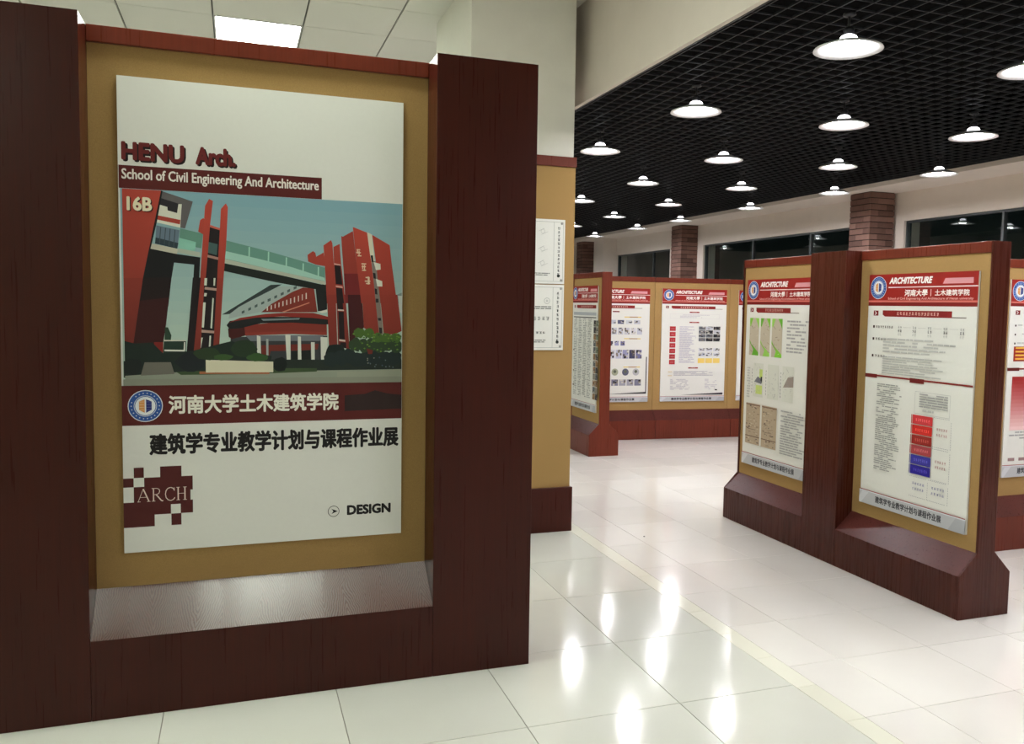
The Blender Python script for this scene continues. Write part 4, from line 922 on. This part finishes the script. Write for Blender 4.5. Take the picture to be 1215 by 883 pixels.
def paint_plans(r, w, h):      # far bay: green maps, line drawings, beige plans
    k = Ink(); std_header(k, w, h); k.build('header', r)
    k = Ink(); k.k = 10; std_title(k, w, h*.838, .50)
    for i, (a, b_) in enumerate(((.045, .155), (.175, .285), (.305, .42))):
        z0, z1 = h*.595, h*.795
        k.rect(a, b_, z0, z1, (190, 180, 160)); gcol = [(128, 196, 60), (106, 178, 54), (150, 206, 90)]
        k.poly([(a, z1), (a+(b_-a)*.35, z1), (a+(b_-a)*.1, z1-.06), (a, z1-.05)], gcol[i])
        k.poly([(a, z0+.09), (a+(b_-a)*.6, z0+.05), (b_, z0+.02), (b_, z0), (a+(b_-a)*.3, z0), (a+(b_-a)*.45, z0+.04), (a, z0+.11)], gcol[(i+1) % 3])
        k.poly([(b_-(b_-a)*.4, z1), (b_, z1), (b_, z1-.07), (b_-(b_-a)*.15, z1-.04)], gcol[(i+2) % 3])
        for q in range(16):
            x, z = random.uniform(a+.01, b_-.02), random.uniform(z0+.02, z1-.03); k.line((x, z), (x+random.uniform(-.02, .03), z+random.uniform(-.02, .02)), .003, random.choice([(150, 130, 110), (120, 108, 100), (206, 198, 180)]))
    k.greek(.47, .70, h*.62, h*.79, 10, G2, .9, (.02, .06))
    for i, (a, b_) in enumerate(((.11, .225), (.275, .40), (.44, .56))):
        z0, z1 = h*.375, h*.555
        k.rect(a, b_, z0, z1, (214, 216, 206))
        if i == 0:
            k.rect(a+.03, b_-.01, z0+.02, z0+.08, (196, 214, 120)); k.poly([(a+.01, z0+.10), (a+.05, z0+.14), (b_-.01, z0+.12), (b_-.02, z0+.09)], (110, 110, 120)); k.rect(a+.07, b_-.01, z0+.13, z0+.19, (190, 210, 110)); k.rect(b_-.03, b_-.012, z0+.10, z0+.14, (30, 34, 30))
        if i == 2: k.poly([(a+.01, z0+.09), (a+.06, z0+.16), (b_, z0+.17), (b_, z0+.10)], (150, 138, 130))
        for q in range(22):
            x, z = random.uniform(a+.01, b_-.02), random.uniform(z0+.01, z1-.02); k.line((x, z), (x+random.uniform(-.02, .02), z+random.uniform(-.02, .02)), .002, (160, 160, 160))
        for q in range(8): k.marks(a-.022, a-.010, z0+.02+q*.022, z0+.034+q*.022, 1, (96, 96, 96))
    k.greek(.035, .075, h*.36, h*.53, 12, GR, .9, (.01, .03))
    for a, b_ in ((.035, .205), (.225, .395)):
        z0, z1 = h*.115, h*.335
        k.rect(a, b_, z0, z1, (178, 160, 136))
        for q in range(70):
            x, z = random.uniform(a+.004, b_-.03), random.uniform(z0+.005, z1-.012)
            k.rect(x, x+random.uniform(.005, .026), z, z+random.uniform(.002, .008), random.choice([(118, 98, 82), (150, 130, 108), (202, 188, 164), (92, 78, 70)]))
        k.rect(a, b_, z1-.012, z1-.006, (110, 78, 62)); k.rect(a+.03, b_-.05, (z0+z1)/2-.04, (z0+z1)/2-.037, (100, 84, 74)); k.rect(a, b_, z0+.05, z0+.056, (108, 84, 70))
    k.greek(.44, .70, h*.10, h*.33, 18, G2, .9, (.02, .07))
    std_footer(k, w); k.build('body_print', r)

def paint_columns(r, w, h):    # end-on stand: text columns and a strip of photographs
    k = Ink(); std_header(k, w, h); k.build('header', r)
    k = Ink(); k.k = 10; std_title(k, w, h*.835, .62)
    k.rect(.03, w-.03, h*.765, h*.79, (178, 182, 188)); k.rect(.03, w-.03, h*.745, h*.752, (60, 60, 66))
    for c in range(4): k.greek(.05+.125*c, .155+.125*c, h*.10, h*.74, 46, (150, 152, 150), .85, (.01, .03))
    photo_blocks(k, .575, .705, h*.10, h*.73, 2, 12, [(96, 100, 104), (140, 136, 124), (64, 62, 62), (150, 116, 80), (120, 130, 110)])
    for z in (.47, .30, .18): k.rect(.045, .075, h*z, h*z+.012, (70, 20, 20))
    std_footer(k, w); k.build('body_print', r)

def paint_models(r, w, h):     # back row, first unit
    k = Ink(); std_header(k, w, h); k.build('header', r)
    k = Ink(); k.k = 10; std_title(k, w, h*.838, .62)
    k.rect(.36, .44, h*.79, h*.80, (120, 28, 28))
    BL = [(150, 150, 186), (110, 108, 150), (186, 188, 206), (60, 60, 90), (200, 200, 210)]
    for z in (.745, .555, .305): k.rect(.50, .70, h*z, h*z+.010, (222, 196, 96)); k.rect(.56, .66, h*z, h*z+.010, (168, 130, 80))
    photo_blocks(k, .12, .70, h*.68, h*.73, 6, 1, [(60, 62, 92), (200, 204, 210), (90, 92, 120), (186, 188, 200)], .02)
    photo_blocks(k, .12, .72, h*.59, h*.66, 8, 1, [(206, 206, 214), (190, 192, 204)], .014, 8)
    photo_blocks(k, .10, .52, h*.49, h*.545, 6, 1, BL, .02)
    photo_blocks(k, .08, .72, h*.38, h*.465, 8, 1, BL, .01, 8)
    for i in range(5): k.disc(.15+.125*i, h*.265, .040, [(150, 152, 120), (120, 124, 130), (160, 166, 140), (90, 92, 110), (180, 180, 184)][i], 16); k.disc(.15+.125*i, h*.27, .018, (90, 96, 80), 9)
    photo_blocks(k, .08, .72, h*.14, h*.205, 7, 1, [(120, 120, 140), (200, 200, 206), (160, 160, 172)], .012, 9)
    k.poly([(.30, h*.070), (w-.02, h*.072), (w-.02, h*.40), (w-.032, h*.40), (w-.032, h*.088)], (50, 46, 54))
    std_footer(k, w, .055); k.build('body_print', r)

def paint_plan_middle(r, w, h):  # back row, middle unit: stack of red boxes, photo grid
    k = Ink(); std_header(k, w, h); k.build('header', r)
    k = Ink(); k.k = 10; std_title(k, w, h*.838, .66)
    for z in (.795, .705, .298): k.rect(.34, .46, h*z-.007, h*z+.007, (150, 34, 34)); k.marks(.37, .43, h*z-.004, h*z+.004, 4, (230, 190, 180))
    for (p1, p2) in (((.10, h*.738), (.71, h*.738)), ((.71, h*.738), (.71, h*.778)), ((.71, h*.778), (.10, h*.778)), ((.10, h*.778), (.10, h*.738))): k.line(p1, p2, .002, (206, 200, 204))
    k.greek(.22, .60, h*.742, h*.774, 3, (198, 194, 200), .9)
    for i in range(7):
        z = h*.628-i*h*.0495; k.rect(.10, .172, z, z+h*.040, (176, 46, 52)); k.marks(.115, .160, z+.018, z+.030, 3, (226, 150, 150))
    k.greek(.22, .43, h*.34, h*.67, 24, (190, 186, 200), .92, (.02, .06))
    photo_blocks(k, .455, .73, h*.535, h*.672, 3, 4, [(52, 52, 58), (110, 112, 120), (30, 32, 40), (196, 198, 206)], .006, 6)
    photo_blocks(k, .455, .73, h*.40, h*.48, 3, 2, [(206, 208, 216), (180, 184, 200)], .012, 8)
    k.rect(.455, .54, h*.342, h*.385, (236, 206, 110)); k.rect(.55, .635, h*.342, h*.385, (236, 206, 110)); k.rect(.645, .73, h*.342, h*.385, (236, 206, 110))
    k.rect(.09, .14, h*.262, h*.266, (220, 180, 80)); k.rect(.09, .14, h*.228, h*.232, (220, 180, 80))
    k.greek(.16, .72, h*.225, h*.272, 4, (190, 188, 196), .95, (.03, .09))
    k.greek(.12, .40, h*.10, h*.20, 8, (196, 194, 200), .85); k.greek(.55, .72, h*.10, h*.20, 8, (196, 194, 200), .7)
    k.rect(.68, .71, h*.095, h*.105, DK)
    k.poly([(.25, h*.058), (w-.02, h*.055), (w-.02, h*.075), (.45, h*.064)], (60, 56, 66))
    std_footer(k, w, .055); k.build('body_print', r)

def paint_edge(r, w, h):       # far right: orange bars, deep red gradient sheet
    k = Ink(); std_header(k, w, h); k.build('header', r)
    k = Ink(); k.k = 10; std_title(k, w, h*.835, .6)
    for z in (.77, .725, .68): k.rect(.045, .056, h*z-.006, h*z+.006, (50, 24, 24)); k.greek(.07, .30, h*z-.008, h*z+.010, 1, GR)
    k.rect(.045, .60, h*.59, h*.665, (150, 40, 30))
    for i in range(4): k.rect(.06, .59, h*.598+i*.023, h*.598+i*.023+.011, (226, 176, 70))
    k.rect(0, w, h*.548, h*.556, (128, 26, 26)); k.rect(0, .10, h*.542, h*.558, (90, 20, 20))
    for i in range(14):
        t2 = i/13.0; k.rect(.045+.0, .60, h*.24+i*h*.0195, h*.24+(i+1)*h*.0195, (int(236-80*t2), int(196-160*t2), int(196-160*t2)))
    k.greek(.045, .6, h*.19, h*.235, 3, G2)
    for i in range(6): k.rect(.045+i*.09, .10+i*.09, h*.075+.01, h*.075+.03, (150, 120, 120))
    std_footer(k, w); k.build('body_print', r)

XA = 3.391-0.0475
def post_x(label, ytop, w, z0, z1, fn):     # poster on a face looking toward -x; ytop = far edge
    r = poster('poster', label, w, z1-z0, (XA-0.0105, ytop, z0), -pi/2, 'exhibition posters'); fn(r, w, z1-z0)
post_x('white poster with stacked red and blue boxes on the nearest bay of the long stand', 3.905, .752, .392, 1.675, paint_near)
post_x('white poster with green maps and brown plans on the far bay of the long stand', 5.122, .752, .400, 1.675, paint_plans)
post_x('white poster of text columns and photo strip on the end-on stand beside the pillar', 8.40, .655, .420, 1.680, paint_columns)
def post_c(label, xo, w, z0, z1, fn):
    off = 0.159-0.0475-0.0105
    lx_, ly_ = xo, off
    loc = (4.417+lx_*cos(ang)-ly_*sin(ang), 8.524+lx_*sin(ang)+ly_*cos(ang), z0)
    r = poster('poster', label, w, z1-z0, loc, ang, 'exhibition posters'); fn(r, w, z1-z0)
post_c('white poster of bluish model photos on the back row unit next to the end-on stand', -.875, .80, .412, 1.683, paint_models)
post_c('white poster with a column of red boxes and yellow blocks on the middle back unit', .075, .80, .412, 1.690, paint_plan_middle)
post_c('white poster sliver showing behind the far end of the long right-hand stand', 1.03, .80, .412, 1.690, paint_models)
r = poster('poster', 'white poster with orange bars and a red block, cut by the right picture edge', .75, 1.25, (4.535, 3.935+0.159-0.0475-0.0105, .437), 0, 'exhibition posters'); paint_edge(r, .75, 1.25)

# ---- white plaques on the pillar
def plaque(label, z0, z1, n, lower):
    w = .64; h = z1-z0
    r = thing('plaque', label, 'plaque', (1.974-w, 5.135+0.012-0.008, z0), 0, 'plaques on the felt-clad pillar')
    MB().box(0, w, 0, .0075, 0, h).build('plate', M['board'], r, bevel=.001)
    k = Ink()
    for (p1, p2) in (((.012, .016), (w-.012, .016)), ((w-.012, .016), (w-.012, h-.016)), ((w-.012, h-.016), (.012, h-.016)), ((.012, h-.016), (.012, .016)), ((w-.075, .016), (w-.075, h-.016))): k.line(p1, p2, .0022, (150, 154, 148))
    step = (h-.09)/n
    for i in range(n):
        z = h-.045-i*step; k.marks(w-.052, w-.030, z-step*.72, z, 1, (42, 52, 46))
    k.disc(w-.041, .052, .011, (30, 36, 32), 8)
    if not lower:
        for z in (.33, .22, .13): k.line((.46, z), (.50, z+.02), .002, (170, 172, 168)); k.line((.48, z-.02), (.525, z), .002, (176, 178, 172)); k.ring(.49, z, .014, .002, (176, 178, 172))
        k.greek(.42, .55, .048, .070, 2, (120, 124, 120), .95, (.02, .05))
    else:
        k.ring(.525, .315, .020, .003, (160, 164, 158)); k.disc(.525, .315, .008, (190, 192, 186)); k.greek(.42, .555, .258, .282, 2, (100, 104, 100), .95, (.02, .05), False)
        k.marks(.43, .545, .190, .215, 4, (120, 124, 118)); k.marks(.45, .52, .105, .120, 3, (50, 54, 50)); k.greek(.42, .55, .045, .068, 2, (110, 114, 108), .95, (.02, .05))
    k.build('engraving', r)
    for x in (.022, w-.022):
        for z in (.024, h-.024):
            sc = MB().lathe([(0, -.003), (.006, -.003), (.008, 0), (0, 0)], 12).mesh('screw', M['steel'], True)
            o = link('screw', sc, r, (x, -.0003, z)); o.rotation_euler = (pi/2, 0, 0)
plaque('upper white plaque screwed to the felt side of the pillar', 1.612, 2.020, 13, False)
plaque('lower white plaque screwed to the felt side of the pillar', 1.188, 1.606, 12, True)
